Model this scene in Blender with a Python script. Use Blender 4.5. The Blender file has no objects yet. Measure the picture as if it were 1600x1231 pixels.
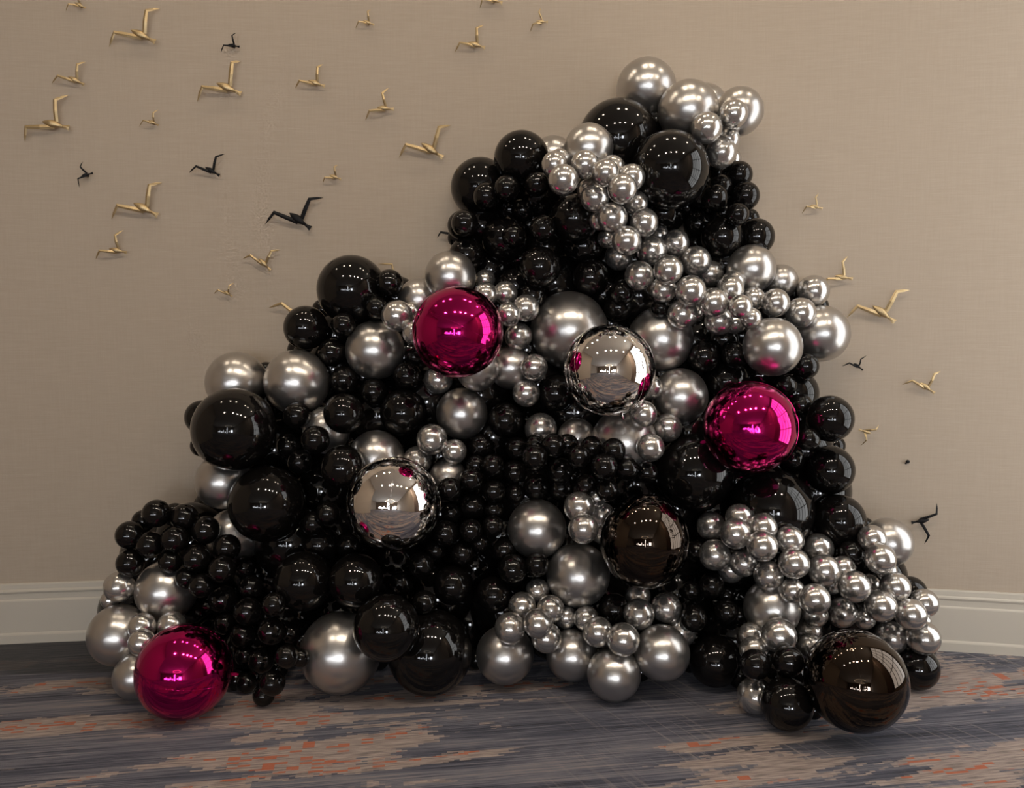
import bpy, bmesh, math, random
from mathutils import Vector, Matrix

random.seed(7)
scene = bpy.context.scene
COL = scene.collection

# ------------------------------------------------------------------ camera
FPX = 1300.0
PITCH = 4.2453
cam_data = bpy.data.cameras.new('camera')
cam_data.sensor_fit = 'HORIZONTAL'
cam_data.sensor_width = 36.0
cam_data.lens = 36.0 * FPX / 1600.0
cam_data.clip_start = 0.05
camera = bpy.data.objects.new('camera', cam_data)
camera.location = (0, 0, 1.5)
camera.rotation_euler = (math.radians(90 - PITCH), 0, 0)
COL.objects.link(camera)
scene.camera = camera

# ------------------------------------------------------------------ light levels
EXPOSURE = 0.07
WINDOW_E = 3.5        # big side window, daylight
FAR_E = 38.0           # windows at the far end of the hall
CAN_E = 420.0          # recessed ceiling spots
CHAND_E = 7.0
scene.view_settings.view_transform = 'Standard'
scene.view_settings.look = 'None'
scene.view_settings.gamma = 1.0
scene.view_settings.use_curve_mapping = False
scene.view_settings.exposure = EXPOSURE
world = bpy.data.worlds.new('world')
scene.world = world
world.use_nodes = True
world.node_tree.nodes['Background'].inputs[0].default_value = (0.62, 0.72, 0.9, 1)
world.node_tree.nodes['Background'].inputs[1].default_value = 0.6

# ------------------------------------------------------------------ helpers
def link(o, parent=None):
    COL.objects.link(o)
    if parent is not None:
        o.parent = parent
    return o

def tag(o, label=None, cat=None, group=None, kind=None):
    if label: o['label'] = label
    if cat: o['category'] = cat
    if group: o['group'] = group
    if kind: o['kind'] = kind
    return o

def mesh_from(name, verts, faces, mat=None, smooth=False):
    me = bpy.data.meshes.new(name)
    me.from_pydata([tuple(v) for v in verts], [], faces)
    if mat: me.materials.append(mat)
    if smooth:
        for p in me.polygons: p.use_smooth = True
    me.update()
    return me

class MB:
    """collects boxes / discs into one mesh"""
    def __init__(self): self.v = []; self.f = []
    def box(self, x0, x1, y0, y1, z0, z1):
        b = len(self.v)
        for z in (z0, z1):
            for (x, y) in ((x0, y0), (x1, y0), (x1, y1), (x0, y1)): self.v.append((x, y, z))
        for q in ((0,3,2,1),(4,5,6,7),(0,1,5,4),(1,2,6,5),(2,3,7,6),(3,0,4,7)):
            self.f.append(tuple(b+i for i in q))
        return self
    def lathe(self, prof, n=24, c=(0,0,0)):
        b = len(self.v); m = len(prof)
        for k in range(n):
            a = 2*math.pi*k/n
            for (r, z) in prof: self.v.append((c[0]+r*math.cos(a), c[1]+r*math.sin(a), c[2]+z))
        for k in range(n):
            k2 = (k+1) % n
            for j in range(m-1):
                self.f.append((b+k*m+j, b+k2*m+j, b+k2*m+j+1, b+k*m+j+1))
        return self
    def obj(self, name, mat, parent=None, smooth=False, loc=None):
        o = bpy.data.objects.new(name, mesh_from(name, self.v, self.f, mat, smooth))
        if loc: o.location = loc
        return link(o, parent)

# ------------------------------------------------------------------ materials
def new_mat(name):
    m = bpy.data.materials.new(name); m.use_nodes = True
    nt = m.node_tree
    return m, nt, nt.nodes['Principled BSDF']

def simple(name, col, rough=0.5, metal=0.0, spec=None, coat=0.0):
    m, nt, b = new_mat(name)
    b.inputs['Base Color'].default_value = (*col, 1)
    b.inputs['Roughness'].default_value = rough
    b.inputs['Metallic'].default_value = metal
    if spec is not None: b.inputs['Specular IOR Level'].default_value = spec
    if coat: b.inputs['Coat Weight'].default_value = coat
    return m

def emit(name, col, strength):
    m = bpy.data.materials.new(name); m.use_nodes = True
    nt = m.node_tree; nt.nodes.clear()
    e = nt.nodes.new('ShaderNodeEmission'); o = nt.nodes.new('ShaderNodeOutputMaterial')
    e.inputs[0].default_value = (*col, 1); e.inputs[1].default_value = strength
    nt.links.new(e.outputs[0], o.inputs[0])
    return m

def N(nt, t, **kw):
    n = nt.nodes.new(t)
    for k, v in kw.items():
        if k.startswith('i_'):
            n.inputs[k[2:].replace('_', ' ')].default_value = v
        else: setattr(n, k, v)
    return n

def ramp(nt, src, stops, interp='LINEAR'):
    r = nt.nodes.new('ShaderNodeValToRGB'); r.color_ramp.interpolation = interp
    el = r.color_ramp.elements
    while len(el) < len(stops): el.new(0.5)
    for e, (p, c) in zip(el, stops):
        e.position = p; e.color = (*c, 1) if len(c) == 3 else c
    nt.links.new(src, r.inputs[0])
    return r

def mapping(nt, src, rot=(0,0,0), scale=(1,1,1), loc=(0,0,0)):
    m = nt.nodes.new('ShaderNodeMapping')
    m.inputs['Rotation'].default_value = rot; m.inputs['Scale'].default_value = scale; m.inputs['Location'].default_value = loc
    nt.links.new(src, m.inputs['Vector'])
    return m.outputs[0]

def noise(nt, vec, scale, detail=2.0, rough=0.5, dist=0.0):
    n = nt.nodes.new('ShaderNodeTexNoise')
    n.inputs['Scale'].default_value = scale; n.inputs['Detail'].default_value = detail
    n.inputs['Roughness'].default_value = rough; n.inputs['Distortion'].default_value = dist
    nt.links.new(vec, n.inputs['Vector'])
    return n.outputs['Fac']

def mix(nt, fac, a, b, mode='MIX'):
    m = nt.nodes.new('ShaderNodeMix'); m.data_type = 'RGBA'; m.blend_type = mode
    for val, idx in ((fac, 0), (a, 6), (b, 7)):
        if hasattr(val, 'is_linked'): nt.links.new(val, m.inputs[idx])
        elif isinstance(val, (int, float)): m.inputs[idx].default_value = val
        else: m.inputs[idx].default_value = (*val, 1)
    return m.outputs[2]

def math_node(nt, op, a, b=None):
    m = nt.nodes.new('ShaderNodeMath'); m.operation = op
    for val, idx in ((a, 0), (b, 1)):
        if val is None: continue
        if hasattr(val, 'is_linked'): nt.links.new(val, m.inputs[idx])
        else: m.inputs[idx].default_value = val
    return m.outputs[0]

def geo_pos(nt):
    return nt.nodes.new('ShaderNodeNewGeometry').outputs['Position']

def bump(nt, h, bsdf, strength, dist):
    b = nt.nodes.new('ShaderNodeBump')
    b.inputs['Strength'].default_value = strength; b.inputs['Distance'].default_value = dist
    nt.links.new(h, b.inputs['Height']); nt.links.new(b.outputs[0], bsdf.inputs['Normal'])

# woven wall covering
def wallcover():
    m, nt, b = new_mat('woven_wallcovering')
    p = geo_pos(nt)
    weft = noise(nt, mapping(nt, p, scale=(9, 9, 260)), 1.0, 3.0, 0.6)
    warp = noise(nt, mapping(nt, p, scale=(240, 240, 7)), 1.0, 3.0, 0.6)
    w = math_node(nt, 'ADD', math_node(nt, 'MULTIPLY', weft, 0.6), math_node(nt, 'MULTIPLY', warp, 0.4))
    base = ramp(nt, w, [(0.36, (0.372, 0.308, 0.243)), (0.5, (0.39, 0.324, 0.257)), (0.64, (0.41, 0.342, 0.273))])
    slub = ramp(nt, noise(nt, mapping(nt, p, scale=(10, 10, 150)), 1.0, 1.0, 0.5), [(0.70, (0, 0, 0)), (0.78, (1, 1, 1))])
    c = mix(nt, math_node(nt, 'MULTIPLY', slub.outputs[0], 0.16), base.outputs[0], (0.52, 0.45, 0.36))
    nt.links.new(c, b.inputs['Base Color'])
    b.inputs['Roughness'].default_value = 0.75
    b.inputs['Specular IOR Level'].default_value = 0.25
    bump(nt, w, b, 0.12, 0.0015)
    return m

def carpet():
    m, nt, b = new_mat('streaked_carpet')
    p = geo_pos(nt)
    q = mapping(nt, p, rot=(0, 0, math.radians(-9)))
    cross = mapping(nt, p, rot=(0, 0, math.radians(62)))
    # slate ground with fine long threads
    fine = noise(nt, mapping(nt, q, scale=(2.4, 95, 1)), 1.0, 4.0, 0.7)
    band = noise(nt, mapping(nt, q, scale=(0.7, 9, 1)), 1.0, 2.0, 0.5)
    t = math_node(nt, 'ADD', math_node(nt, 'MULTIPLY', fine, 0.62), math_node(nt, 'MULTIPLY', band, 0.38))
    ground = ramp(nt, t, [(0.37, (0.014, 0.015, 0.024)), (0.46, (0.055, 0.057, 0.082)), (0.54, (0.13, 0.127, 0.153)), (0.65, (0.24, 0.205, 0.195))])
    # cross threads
    cr = noise(nt, mapping(nt, cross, scale=(1.6, 60, 1)), 1.0, 2.0, 0.6)
    crm = ramp(nt, cr, [(0.56, (0, 0, 0)), (0.66, (1, 1, 1))])
    patchy = ramp(nt, noise(nt, mapping(nt, p, scale=(0.9, 1.3, 1), loc=(3.1, 0.4, 0)), 1.0, 2.0, 0.5), [(0.46, (0, 0, 0)), (0.58, (1, 1, 1))])
    sx = nt.nodes.new('ShaderNodeSeparateXYZ'); nt.links.new(p, sx.inputs[0])
    zone = nt.nodes.new('ShaderNodeMapRange'); zone.inputs['From Min'].default_value = -0.1; zone.inputs['From Max'].default_value = 1.1
    nt.links.new(sx.outputs[0], zone.inputs['Value'])
    crf = math_node(nt, 'MULTIPLY', math_node(nt, 'MULTIPLY', crm.outputs[0], patchy.outputs[0]), zone.outputs[0])
    c = mix(nt, math_node(nt, 'MULTIPLY', crf, 0.6), ground.outputs[0], (0.33, 0.28, 0.255))
    # ragged islands of sand colour, long along the weave, with stepped edges
    snap = nt.nodes.new('ShaderNodeVectorMath'); snap.operation = 'SNAP'
    snap.inputs[1].default_value = (0.020, 0.0085, 1.0); nt.links.new(q, snap.inputs[0])
    isl = noise(nt, mapping(nt, snap.outputs[0], scale=(0.75, 4.6, 1), loc=(0.8, 0.35, 0)), 1.0, 6.0, 0.64, 0.3)
    islm = ramp(nt, isl, [(0.516, (0, 0, 0)), (0.524, (1, 1, 1))])
    sand = ramp(nt, noise(nt, mapping(nt, q, scale=(9, 120, 1)), 1.0, 2.0, 0.6), [(0.33, (0.15, 0.12, 0.11)), (0.5, (0.31, 0.245, 0.215)), (0.68, (0.42, 0.34, 0.295))])
    # rust dashes: short woven blocks in rows inside the islands
    s2 = nt.nodes.new('ShaderNodeVectorMath'); s2.operation = 'SNAP'
    s2.inputs[1].default_value = (0.042, 0.0125, 1.0); nt.links.new(q, s2.inputs[0])
    wn = nt.nodes.new('ShaderNodeTexWhiteNoise'); wn.noise_dimensions = '2D'; nt.links.new(s2.outputs[0], wn.inputs['Vector'])
    where = noise(nt, mapping(nt, s2.outputs[0], scale=(1.7, 9.0, 1), loc=(5, 1, 0)), 1.0, 2.0, 0.5)
    dm = ramp(nt, math_node(nt, 'ADD', math_node(nt, 'MULTIPLY', wn.outputs['Value'], 0.5), where), [(0.955, (0, 0, 0)), (0.96, (1, 1, 1))])
    core = ramp(nt, isl, [(0.528, (0, 0, 0)), (0.545, (1, 1, 1))])
    sand2 = mix(nt, math_node(nt, 'MULTIPLY', math_node(nt, 'MULTIPLY', dm.outputs[0], core.outputs[0]), 0.9), sand.outputs[0], (0.42, 0.095, 0.025))
    c = mix(nt, math_node(nt, 'MULTIPLY', islm.outputs[0], 0.85), c, sand2)
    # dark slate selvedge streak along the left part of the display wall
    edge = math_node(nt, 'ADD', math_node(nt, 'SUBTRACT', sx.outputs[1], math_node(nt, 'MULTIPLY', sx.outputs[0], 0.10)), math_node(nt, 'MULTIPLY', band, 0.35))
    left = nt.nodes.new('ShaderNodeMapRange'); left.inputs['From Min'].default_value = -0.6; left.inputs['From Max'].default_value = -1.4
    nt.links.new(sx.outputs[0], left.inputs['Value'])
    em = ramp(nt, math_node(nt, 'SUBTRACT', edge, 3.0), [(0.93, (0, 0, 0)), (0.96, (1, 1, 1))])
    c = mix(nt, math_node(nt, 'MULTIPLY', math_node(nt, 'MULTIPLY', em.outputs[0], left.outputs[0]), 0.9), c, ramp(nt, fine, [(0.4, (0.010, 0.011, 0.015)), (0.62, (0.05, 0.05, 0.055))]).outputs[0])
    pile = noise(nt, p, 420.0, 2.0, 0.6)
    c = mix(nt, 0.35, c, ramp(nt, pile, [(0.3, (0.35, 0.35, 0.35)), (0.7, (1.3, 1.3, 1.3))]).outputs[0], 'MULTIPLY')
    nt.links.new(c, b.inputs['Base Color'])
    b.inputs['Roughness'].default_value = 0.95
    b.inputs['Specular IOR Level'].default_value = 0.1
    b.inputs['Sheen Weight'].default_value = 0.15
    bump(nt, pile, b, 0.5, 0.004)
    return m

M_WALL = wallcover()
M_CARPET = carpet()
M_TRIM = simple('painted_trim', (0.46, 0.42, 0.355), 0.42)
M_CEIL = simple('ceiling_paint', (0.62, 0.57, 0.50), 0.8)
M_PLAIN = simple('hall_paint', (0.36, 0.29, 0.225), 0.8)
M_FRAME = simple('window_frame_paint', (0.10, 0.09, 0.085), 0.5)
M_CURTAIN = simple('curtain_cloth', (0.62, 0.50, 0.42), 0.85)
M_DAY = emit('daylit_glass', (0.97, 0.965, 0.95), WINDOW_E)
M_FAR = emit('far_daylit_glass', (0.90, 0.94, 1.0), FAR_E)
M_LAMP = emit('spot_lamp', (1.0, 0.87, 0.71), CAN_E)
M_LAMP_DIM = emit('wall_spot_lamp', (1.0, 0.84, 0.64), 70.0)
M_GLOW = emit('chandelier_lamp', (1.0, 0.84, 0.62), CHAND_E)

def latex_black():
    m, nt, b = new_mat('black_latex')
    b.inputs['Base Color'].default_value = (0.0035, 0.003, 0.0028, 1)
    b.inputs['Roughness'].default_value = 0.07
    b.inputs['IOR'].default_value = 1.43
    return m
M_BLACK = latex_black()
M_CHROME = simple('chrome_latex', (0.53, 0.51, 0.49), 0.28, 0.95)
M_CHROME_S = simple('chrome_latex_small', (0.57, 0.55, 0.525), 0.19, 0.91)
M_PINK = simple('magenta_foil', (0.55, 0.012, 0.155), 0.08, 1.0)
M_SILVER = simple('mirror_foil', (0.86, 0.83, 0.80), 0.025, 1.0)
M_BFOIL = simple('black_foil', (0.062, 0.048, 0.038), 0.04, 1.0)
M_GOLD = simple('brushed_brass', (0.50, 0.375, 0.205), 0.42, 0.9)
M_IRON = simple('black_metal', (0.006, 0.006, 0.007), 0.55, 0.0, 0.2)
BALLOONS = [
(0.476,3.798,2.357,0.1758,'K',"large glossy black balloon above left of the peak's big black balloon",'large black balloons of the wall'),
(0.325,3.590,2.277,0.1006,'C',"medium silver chrome balloon left of the peak's big black balloon, nearest",'medium silver balloons of the wall'),
(0.191,3.951,2.313,0.0965,'C',"medium silver chrome balloon left of the peak's big black balloon, farthest",'medium silver balloons of the wall'),
(0.201,3.548,2.219,0.0447,'C',"small silver chrome balloon left of the peak's big black balloon",'small silver balloons of the wall'),
(0.043,3.799,2.276,0.1210,'K',"large glossy black balloon left of the peak's big black balloon",'large black balloons of the wall'),
(-0.146,3.926,2.170,0.1347,'K','large glossy black balloon above the upper pink orb','large black balloons of the wall'),
(-0.114,3.754,2.104,0.0561,'K','small glossy black balloon above the upper pink orb, fourth nearest','small black balloons of the wall'),
(-0.022,3.699,2.129,0.0538,'K','small glossy black balloon above the upper pink orb, farthest','small black balloons of the wall'),
(0.109,3.707,2.147,0.0525,'K',"small glossy black balloon left of the peak's big black balloon",'small black balloons of the wall'),
(0.173,3.466,2.185,0.0501,'C','small silver chrome balloon in the upper silver garland, highest','silver balloons of the upper garland'),
(0.206,3.398,2.111,0.0582,'C','small silver chrome balloon in the upper silver garland, sixth highest','silver balloons of the upper garland'),
(0.299,3.466,2.185,0.0552,'C','small silver chrome balloon in the upper silver garland, second highest','silver balloons of the upper garland'),
(0.376,3.408,2.140,0.0518,'C','small silver chrome balloon in the upper silver garland, fourth highest','silver balloons of the upper garland'),
(0.419,3.526,2.183,0.0496,'C','small silver chrome balloon in the upper silver garland, third highest','silver balloons of the upper garland'),
(0.492,3.479,2.135,0.0528,'C','small silver chrome balloon in the upper silver garland, fifth highest','silver balloons of the upper garland'),
(0.439,3.358,2.068,0.0561,'C','small silver chrome balloon in the upper silver garland, seventh highest','silver balloons of the upper garland'),
(0.325,3.607,2.102,0.0457,'C','small silver chrome balloon in the upper silver garland, eighth highest','silver balloons of the upper garland'),
(0.344,3.515,2.059,0.0564,'C','small silver chrome balloon in the upper silver garland, ninth highest','silver balloons of the upper garland'),
(0.524,3.565,2.047,0.0478,'C','small silver chrome balloon in the upper silver garland, tenth highest','silver balloons of the upper garland'),
(0.613,3.889,2.608,0.1321,'C',"large silver chrome balloon above the peak's big black balloon, farthest",'large silver balloons of the wall'),
(0.768,3.707,2.462,0.1275,'C',"large silver chrome balloon above the peak's big black balloon, nearest",'large silver balloons of the wall'),
(0.879,3.895,2.525,0.1041,'C',"medium silver chrome balloon above right of the peak's big black balloon, nearest",'medium silver balloons of the wall'),
(1.000,3.743,2.469,0.1024,'C',"medium silver chrome balloon above right of the peak's big black balloon, farthest",'medium silver balloons of the wall'),
(0.938,3.603,2.422,0.0571,'C',"small silver chrome balloon above right of the peak's big black balloon, farthest",'small silver balloons of the wall'),
(0.816,3.563,2.354,0.0621,'C',"small silver chrome balloon above right of the peak's big black balloon, nearest",'small silver balloons of the wall'),
(0.898,3.637,2.268,0.0623,'C',"small silver chrome balloon right of the peak's big black balloon, nearest",'small silver balloons of the wall'),
(0.944,3.704,2.339,0.0484,'C',"small silver chrome balloon above right of the peak's big black balloon, second nearest",'small silver balloons of the wall'),
(1.018,3.940,2.302,0.0460,'C',"small silver chrome balloon right of the peak's big black balloon, farthest",'small silver balloons of the wall'),
(0.670,3.594,2.188,0.1615,'K','biggest glossy black latex balloon near the peak of the balloon wall','large black balloons'),
(1.037,3.870,2.218,0.0594,'K',"small glossy black balloon right of the peak's big black balloon, third nearest",'small black balloons of the wall'),
(0.945,3.840,2.158,0.0550,'K',"small glossy black balloon right of the peak's big black balloon, second nearest",'small black balloons of the wall'),
(0.903,3.758,2.097,0.0568,'K',"small glossy black balloon below right of the peak's big black balloon, nearest",'small black balloons of the wall'),
(1.053,3.815,2.114,0.0616,'K',"small glossy black balloon right of the peak's big black balloon, farthest",'small black balloons of the wall'),
(0.957,3.930,2.238,0.0432,'K',"small glossy black balloon right of the peak's big black balloon, nearest",'small black balloons of the wall'),
(0.990,3.704,2.016,0.0478,'K',"small glossy black balloon below right of the peak's big black balloon, farthest",'small black balloons of the wall'),
(0.950,3.808,1.930,0.0933,'K',"medium glossy black balloon below right of the peak's big black balloon, nearest",'medium black balloons of the wall'),
(1.116,3.850,1.935,0.0825,'K',"medium glossy black balloon below right of the peak's big black balloon, farthest",'medium black balloons of the wall'),
(0.865,3.925,2.003,0.0642,'K',"small glossy black balloon below right of the peak's big black balloon, second nearest",'small black balloons of the wall'),
(1.071,3.755,1.783,0.1047,'C',"medium silver chrome balloon below right of the peak's big black balloon",'medium silver balloons of the wall'),
(1.239,3.862,1.732,0.0773,'C','medium silver chrome balloon above the right-hand pink orb','medium silver balloons of the wall'),
(0.417,3.500,1.974,0.0597,'C','small silver chrome balloon in the upper silver garland, eleventh highest','silver balloons of the upper garland'),
(0.551,3.519,1.957,0.0565,'C','small silver chrome balloon in the upper silver garland, thirteenth highest','silver balloons of the upper garland'),
(0.473,3.476,1.877,0.0574,'C','small silver chrome balloon in the upper silver garland, sixteenth highest','silver balloons of the upper garland'),
(0.620,3.727,1.862,0.0630,'C','small silver chrome balloon in the upper silver garland, eighteenth highest','silver balloons of the upper garland'),
(0.674,3.851,1.941,0.0432,'C','small silver chrome balloon in the upper silver garland, fourteenth highest','silver balloons of the upper garland'),
(0.730,3.752,1.896,0.0575,'C','small silver chrome balloon in the upper silver garland, seventeenth highest','silver balloons of the upper garland'),
(0.369,3.594,1.974,0.0377,'C','small silver chrome balloon in the upper silver garland, twelfth highest','silver balloons of the upper garland'),
(0.427,3.770,1.920,0.0425,'C','small silver chrome balloon in the upper silver garland, fifteenth highest','silver balloons of the upper garland'),
(0.487,3.829,1.843,0.0606,'C','small silver chrome balloon in the upper silver garland, twentieth highest','silver balloons of the upper garland'),
(0.550,3.621,1.743,0.0602,'C','small silver chrome balloon in the upper silver garland, twenty-fourth highest','silver balloons of the upper garland'),
(0.653,3.506,1.760,0.0580,'C','small silver chrome balloon in the upper silver garland, twenty-second highest','silver balloons of the upper garland'),
(0.817,3.733,1.814,0.0643,'C','small silver chrome balloon in the upper silver garland, twenty-first highest','silver balloons of the upper garland'),
(0.899,3.810,1.764,0.0585,'C','small silver chrome balloon in the upper silver garland, twenty-third highest','silver balloons of the upper garland'),
(0.647,3.582,1.682,0.0527,'C','small silver chrome balloon in the upper silver garland, twenty-seventh highest','silver balloons of the upper garland'),
(0.746,3.497,1.673,0.0605,'C','small silver chrome balloon in the upper silver garland, twenty-eighth highest','silver balloons of the upper garland'),
(0.848,3.520,1.624,0.0582,'C','small silver chrome balloon in the upper silver garland, thirty-first highest','silver balloons of the upper garland'),
(0.932,3.576,1.683,0.0549,'C','small silver chrome balloon in the upper silver garland, twenty-sixth highest','silver balloons of the upper garland'),
(0.969,3.668,1.718,0.0480,'C','small silver chrome balloon in the upper silver garland, twenty-fifth highest','silver balloons of the upper garland'),
(1.062,3.687,1.646,0.0510,'C','small silver chrome balloon in the upper silver garland, thirtieth highest','silver balloons of the upper garland'),
(0.948,3.468,1.606,0.0468,'C','small silver chrome balloon in the upper silver garland, thirty-third highest','silver balloons of the upper garland'),
(1.139,3.617,1.627,0.0579,'C','small silver chrome balloon in the upper silver garland, thirty-second highest','silver balloons of the upper garland'),
(0.731,3.587,1.579,0.0610,'C','small silver chrome balloon in the upper silver garland, thirty-fifth highest','silver balloons of the upper garland'),
(0.825,3.768,1.583,0.0398,'C','small silver chrome balloon in the upper silver garland, thirty-sixth highest','silver balloons of the upper garland'),
(0.891,3.598,1.549,0.0583,'C','small silver chrome balloon in the upper silver garland, thirty-eighth highest','silver balloons of the upper garland'),
(0.978,3.656,1.542,0.0467,'C','small silver chrome balloon in the upper silver garland, lowest','silver balloons of the upper garland'),
(1.005,3.516,1.559,0.0422,'C','small silver chrome balloon in the upper silver garland, thirty-seventh highest','silver balloons of the upper garland'),
(0.759,3.832,1.855,0.0345,'C','small silver chrome balloon in the upper silver garland, nineteenth highest','silver balloons of the upper garland'),
(0.645,3.629,1.605,0.0385,'K','small glossy black balloon above right of the upper mirror orb','small black balloons of the wall'),
(0.483,3.676,1.674,0.0530,'K','small glossy black balloon above the upper mirror orb, farthest','small black balloons of the wall'),
(0.480,3.775,1.612,0.0631,'K','small glossy black balloon above the upper mirror orb, nearest','small black balloons of the wall'),
(1.364,3.792,1.686,0.0680,'C','small silver chrome balloon in the upper silver garland, twenty-ninth highest','silver balloons of the upper garland'),
(1.262,3.654,1.585,0.0624,'C','small silver chrome balloon in the upper silver garland, thirty-fourth highest','silver balloons of the upper garland'),
(1.388,3.747,1.494,0.1222,'C','large silver chrome balloon above right of the right-hand pink orb','large silver balloons of the wall'),
(1.105,3.534,1.438,0.1205,'C','large silver chrome balloon above the right-hand pink orb','large silver balloons of the wall'),
(1.285,3.646,1.352,0.0558,'K','small glossy black balloon above right of the right-hand pink orb, farthest','small black balloons of the wall'),
(1.191,3.620,1.269,0.0476,'K','small glossy black balloon above right of the right-hand pink orb, nearest','small black balloons of the wall'),
(1.271,3.744,1.226,0.1068,'K','medium glossy black balloon above right of the right-hand pink orb','medium black balloons of the wall'),
(0.974,3.640,1.402,0.0550,'K','small glossy black balloon above the right-hand pink orb, nearest','small black balloons of the wall'),
(0.850,3.686,1.393,0.0671,'K','small glossy black balloon above left of the right-hand pink orb','small black balloons of the wall'),
(0.948,3.741,1.469,0.0706,'K','small glossy black balloon above the right-hand pink orb, farthest','small black balloons of the wall'),
(0.981,3.410,1.108,0.1913,'P','shiny magenta pink foil orb on the right side of the balloon wall','pink foil orbs'),
(1.348,3.509,1.135,0.0956,'K','medium glossy black balloon right of the right-hand pink orb','medium black balloons of the wall'),
(1.256,3.600,1.184,0.0459,'K','small glossy black balloon above right of the right-hand pink orb, second nearest','small black balloons of the wall'),
(1.242,3.464,1.053,0.0468,'K','small glossy black balloon right of the right-hand pink orb','small black balloons of the wall'),
(1.389,3.606,0.900,0.1040,'K','medium glossy black balloon above right of the lower right big black balloon','medium black balloons of the wall'),
(1.235,3.616,0.943,0.0450,'K','small glossy black balloon below right of the right-hand pink orb','small black balloons of the wall'),
(1.123,3.565,0.730,0.1784,'K','big glossy black latex balloon directly under the right-hand pink foil orb','large black balloons'),
(0.795,3.603,0.889,0.1656,'K','large glossy black balloon below left of the right-hand pink orb','large black balloons of the wall'),
(0.970,3.756,1.281,0.0997,'K','medium glossy black balloon above left of the right-hand pink orb','medium black balloons of the wall'),
(0.744,3.681,1.217,0.1209,'C','large silver chrome balloon right of the upper mirror orb','large silver balloons of the wall'),
(0.666,3.741,1.469,0.1423,'C','large silver chrome balloon above right of the upper mirror orb','large silver balloons of the wall'),
(0.256,3.750,1.509,0.1693,'C','large silver chrome balloon above left of the upper mirror orb','large silver balloons of the wall'),
(0.398,3.402,1.346,0.1879,'S','mirror silver foil orb near the middle, the upper of two mirror orbs','mirror silver foil orbs'),
(0.598,3.606,1.262,0.0525,'C','small silver chrome balloon below right of the upper mirror orb, nearest','small silver balloons of the wall'),
(0.543,3.429,1.162,0.0540,'C','small silver chrome balloon below right of the upper mirror orb, second nearest','small silver balloons of the wall'),
(0.674,3.583,1.088,0.0591,'C','small silver chrome balloon below right of the upper mirror orb, third nearest','small silver balloons of the wall'),
(0.567,3.384,1.029,0.0547,'C','small silver chrome balloon below right of the upper mirror orb, farthest','small silver balloons of the wall'),
(0.481,3.551,1.031,0.1368,'C','large silver chrome balloon below the upper mirror orb','large silver balloons of the wall'),
(0.285,3.638,1.036,0.0843,'C','medium silver chrome balloon below left of the upper mirror orb','medium silver balloons of the wall'),
(0.127,3.647,1.075,0.0677,'C','small silver chrome balloon below left of the upper mirror orb','small silver balloons of the wall'),
(0.193,3.684,1.231,0.0795,'K','medium glossy black balloon below left of the upper mirror orb','medium black balloons of the wall'),
(0.096,3.603,1.348,0.0554,'C','small silver chrome balloon left of the upper mirror orb, nearest','small silver balloons of the wall'),
(0.062,3.636,1.234,0.0575,'C','small silver chrome balloon left of the upper mirror orb, farthest','small silver balloons of the wall'),
(0.060,3.617,1.604,0.0552,'C','small silver chrome balloon right of the upper pink orb, farthest','small silver balloons of the wall'),
(-0.014,3.550,1.576,0.0488,'C','small silver chrome balloon right of the upper pink orb, nearest','small silver balloons of the wall'),
(0.028,3.678,1.483,0.0578,'C','small silver chrome balloon right of the upper pink orb, second nearest','small silver balloons of the wall'),
(-0.028,3.687,1.671,0.0506,'C','small silver chrome balloon above right of the upper pink orb, farthest','small silver balloons of the wall'),
(-0.114,3.637,1.664,0.0499,'C','small silver chrome balloon above right of the upper pink orb, nearest','small silver balloons of the wall'),
(-0.122,3.804,1.738,0.0434,'C','small silver chrome balloon above right of the upper pink orb, second nearest','small silver balloons of the wall'),
(-0.270,3.681,1.744,0.1089,'C','medium silver chrome balloon above the upper pink orb','medium silver balloons of the wall'),
(-0.222,3.405,1.500,0.1863,'P','shiny magenta pink foil orb high on the left, uppermost of three pink orbs','pink foil orbs'),
(0.122,3.648,1.783,0.0871,'K','medium glossy black balloon above right of the upper pink orb, farthest','medium black balloons of the wall'),
(-0.035,3.848,1.926,0.1016,'K','medium glossy black balloon above right of the upper pink orb, second nearest','medium black balloons of the wall'),
(0.008,3.705,1.922,0.0503,'K','small glossy black balloon above right of the upper pink orb, second nearest','small black balloons of the wall'),
(0.135,3.634,1.946,0.0547,'K','small glossy black balloon above right of the upper pink orb, third nearest','small black balloons of the wall'),
(0.050,3.878,2.058,0.0509,'K','small glossy black balloon above right of the upper pink orb, farthest','small black balloons of the wall'),
(0.272,3.693,1.995,0.1053,'K',"medium glossy black balloon below left of the peak's big black balloon, nearest",'medium black balloons of the wall'),
(0.327,3.840,1.891,0.0869,'K',"medium glossy black balloon below left of the peak's big black balloon, farthest",'medium black balloons of the wall'),
(0.353,3.765,1.746,0.0799,'K','medium glossy black balloon above the upper mirror orb','medium black balloons of the wall'),
(0.012,3.798,1.711,0.0751,'K','medium glossy black balloon above right of the upper pink orb, nearest','medium black balloons of the wall'),
(0.091,3.709,1.661,0.0565,'K','small glossy black balloon above right of the upper pink orb, nearest','small black balloons of the wall'),
(-0.208,3.701,1.977,0.0556,'K','small glossy black balloon above the upper pink orb, third nearest','small black balloons of the wall'),
(-0.226,3.820,1.983,0.0632,'K','small glossy black balloon above the upper pink orb, second nearest','small black balloons of the wall'),
(-0.256,3.909,1.936,0.0412,'K','small glossy black balloon above the upper pink orb, nearest','small black balloons of the wall'),
(-0.206,3.813,1.851,0.0749,'K','medium glossy black balloon above the upper pink orb','medium black balloons of the wall'),
(-0.725,3.793,1.691,0.1531,'K','big glossy black latex balloon on the upper left shoulder of the balloon wall','large black balloons'),
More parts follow.
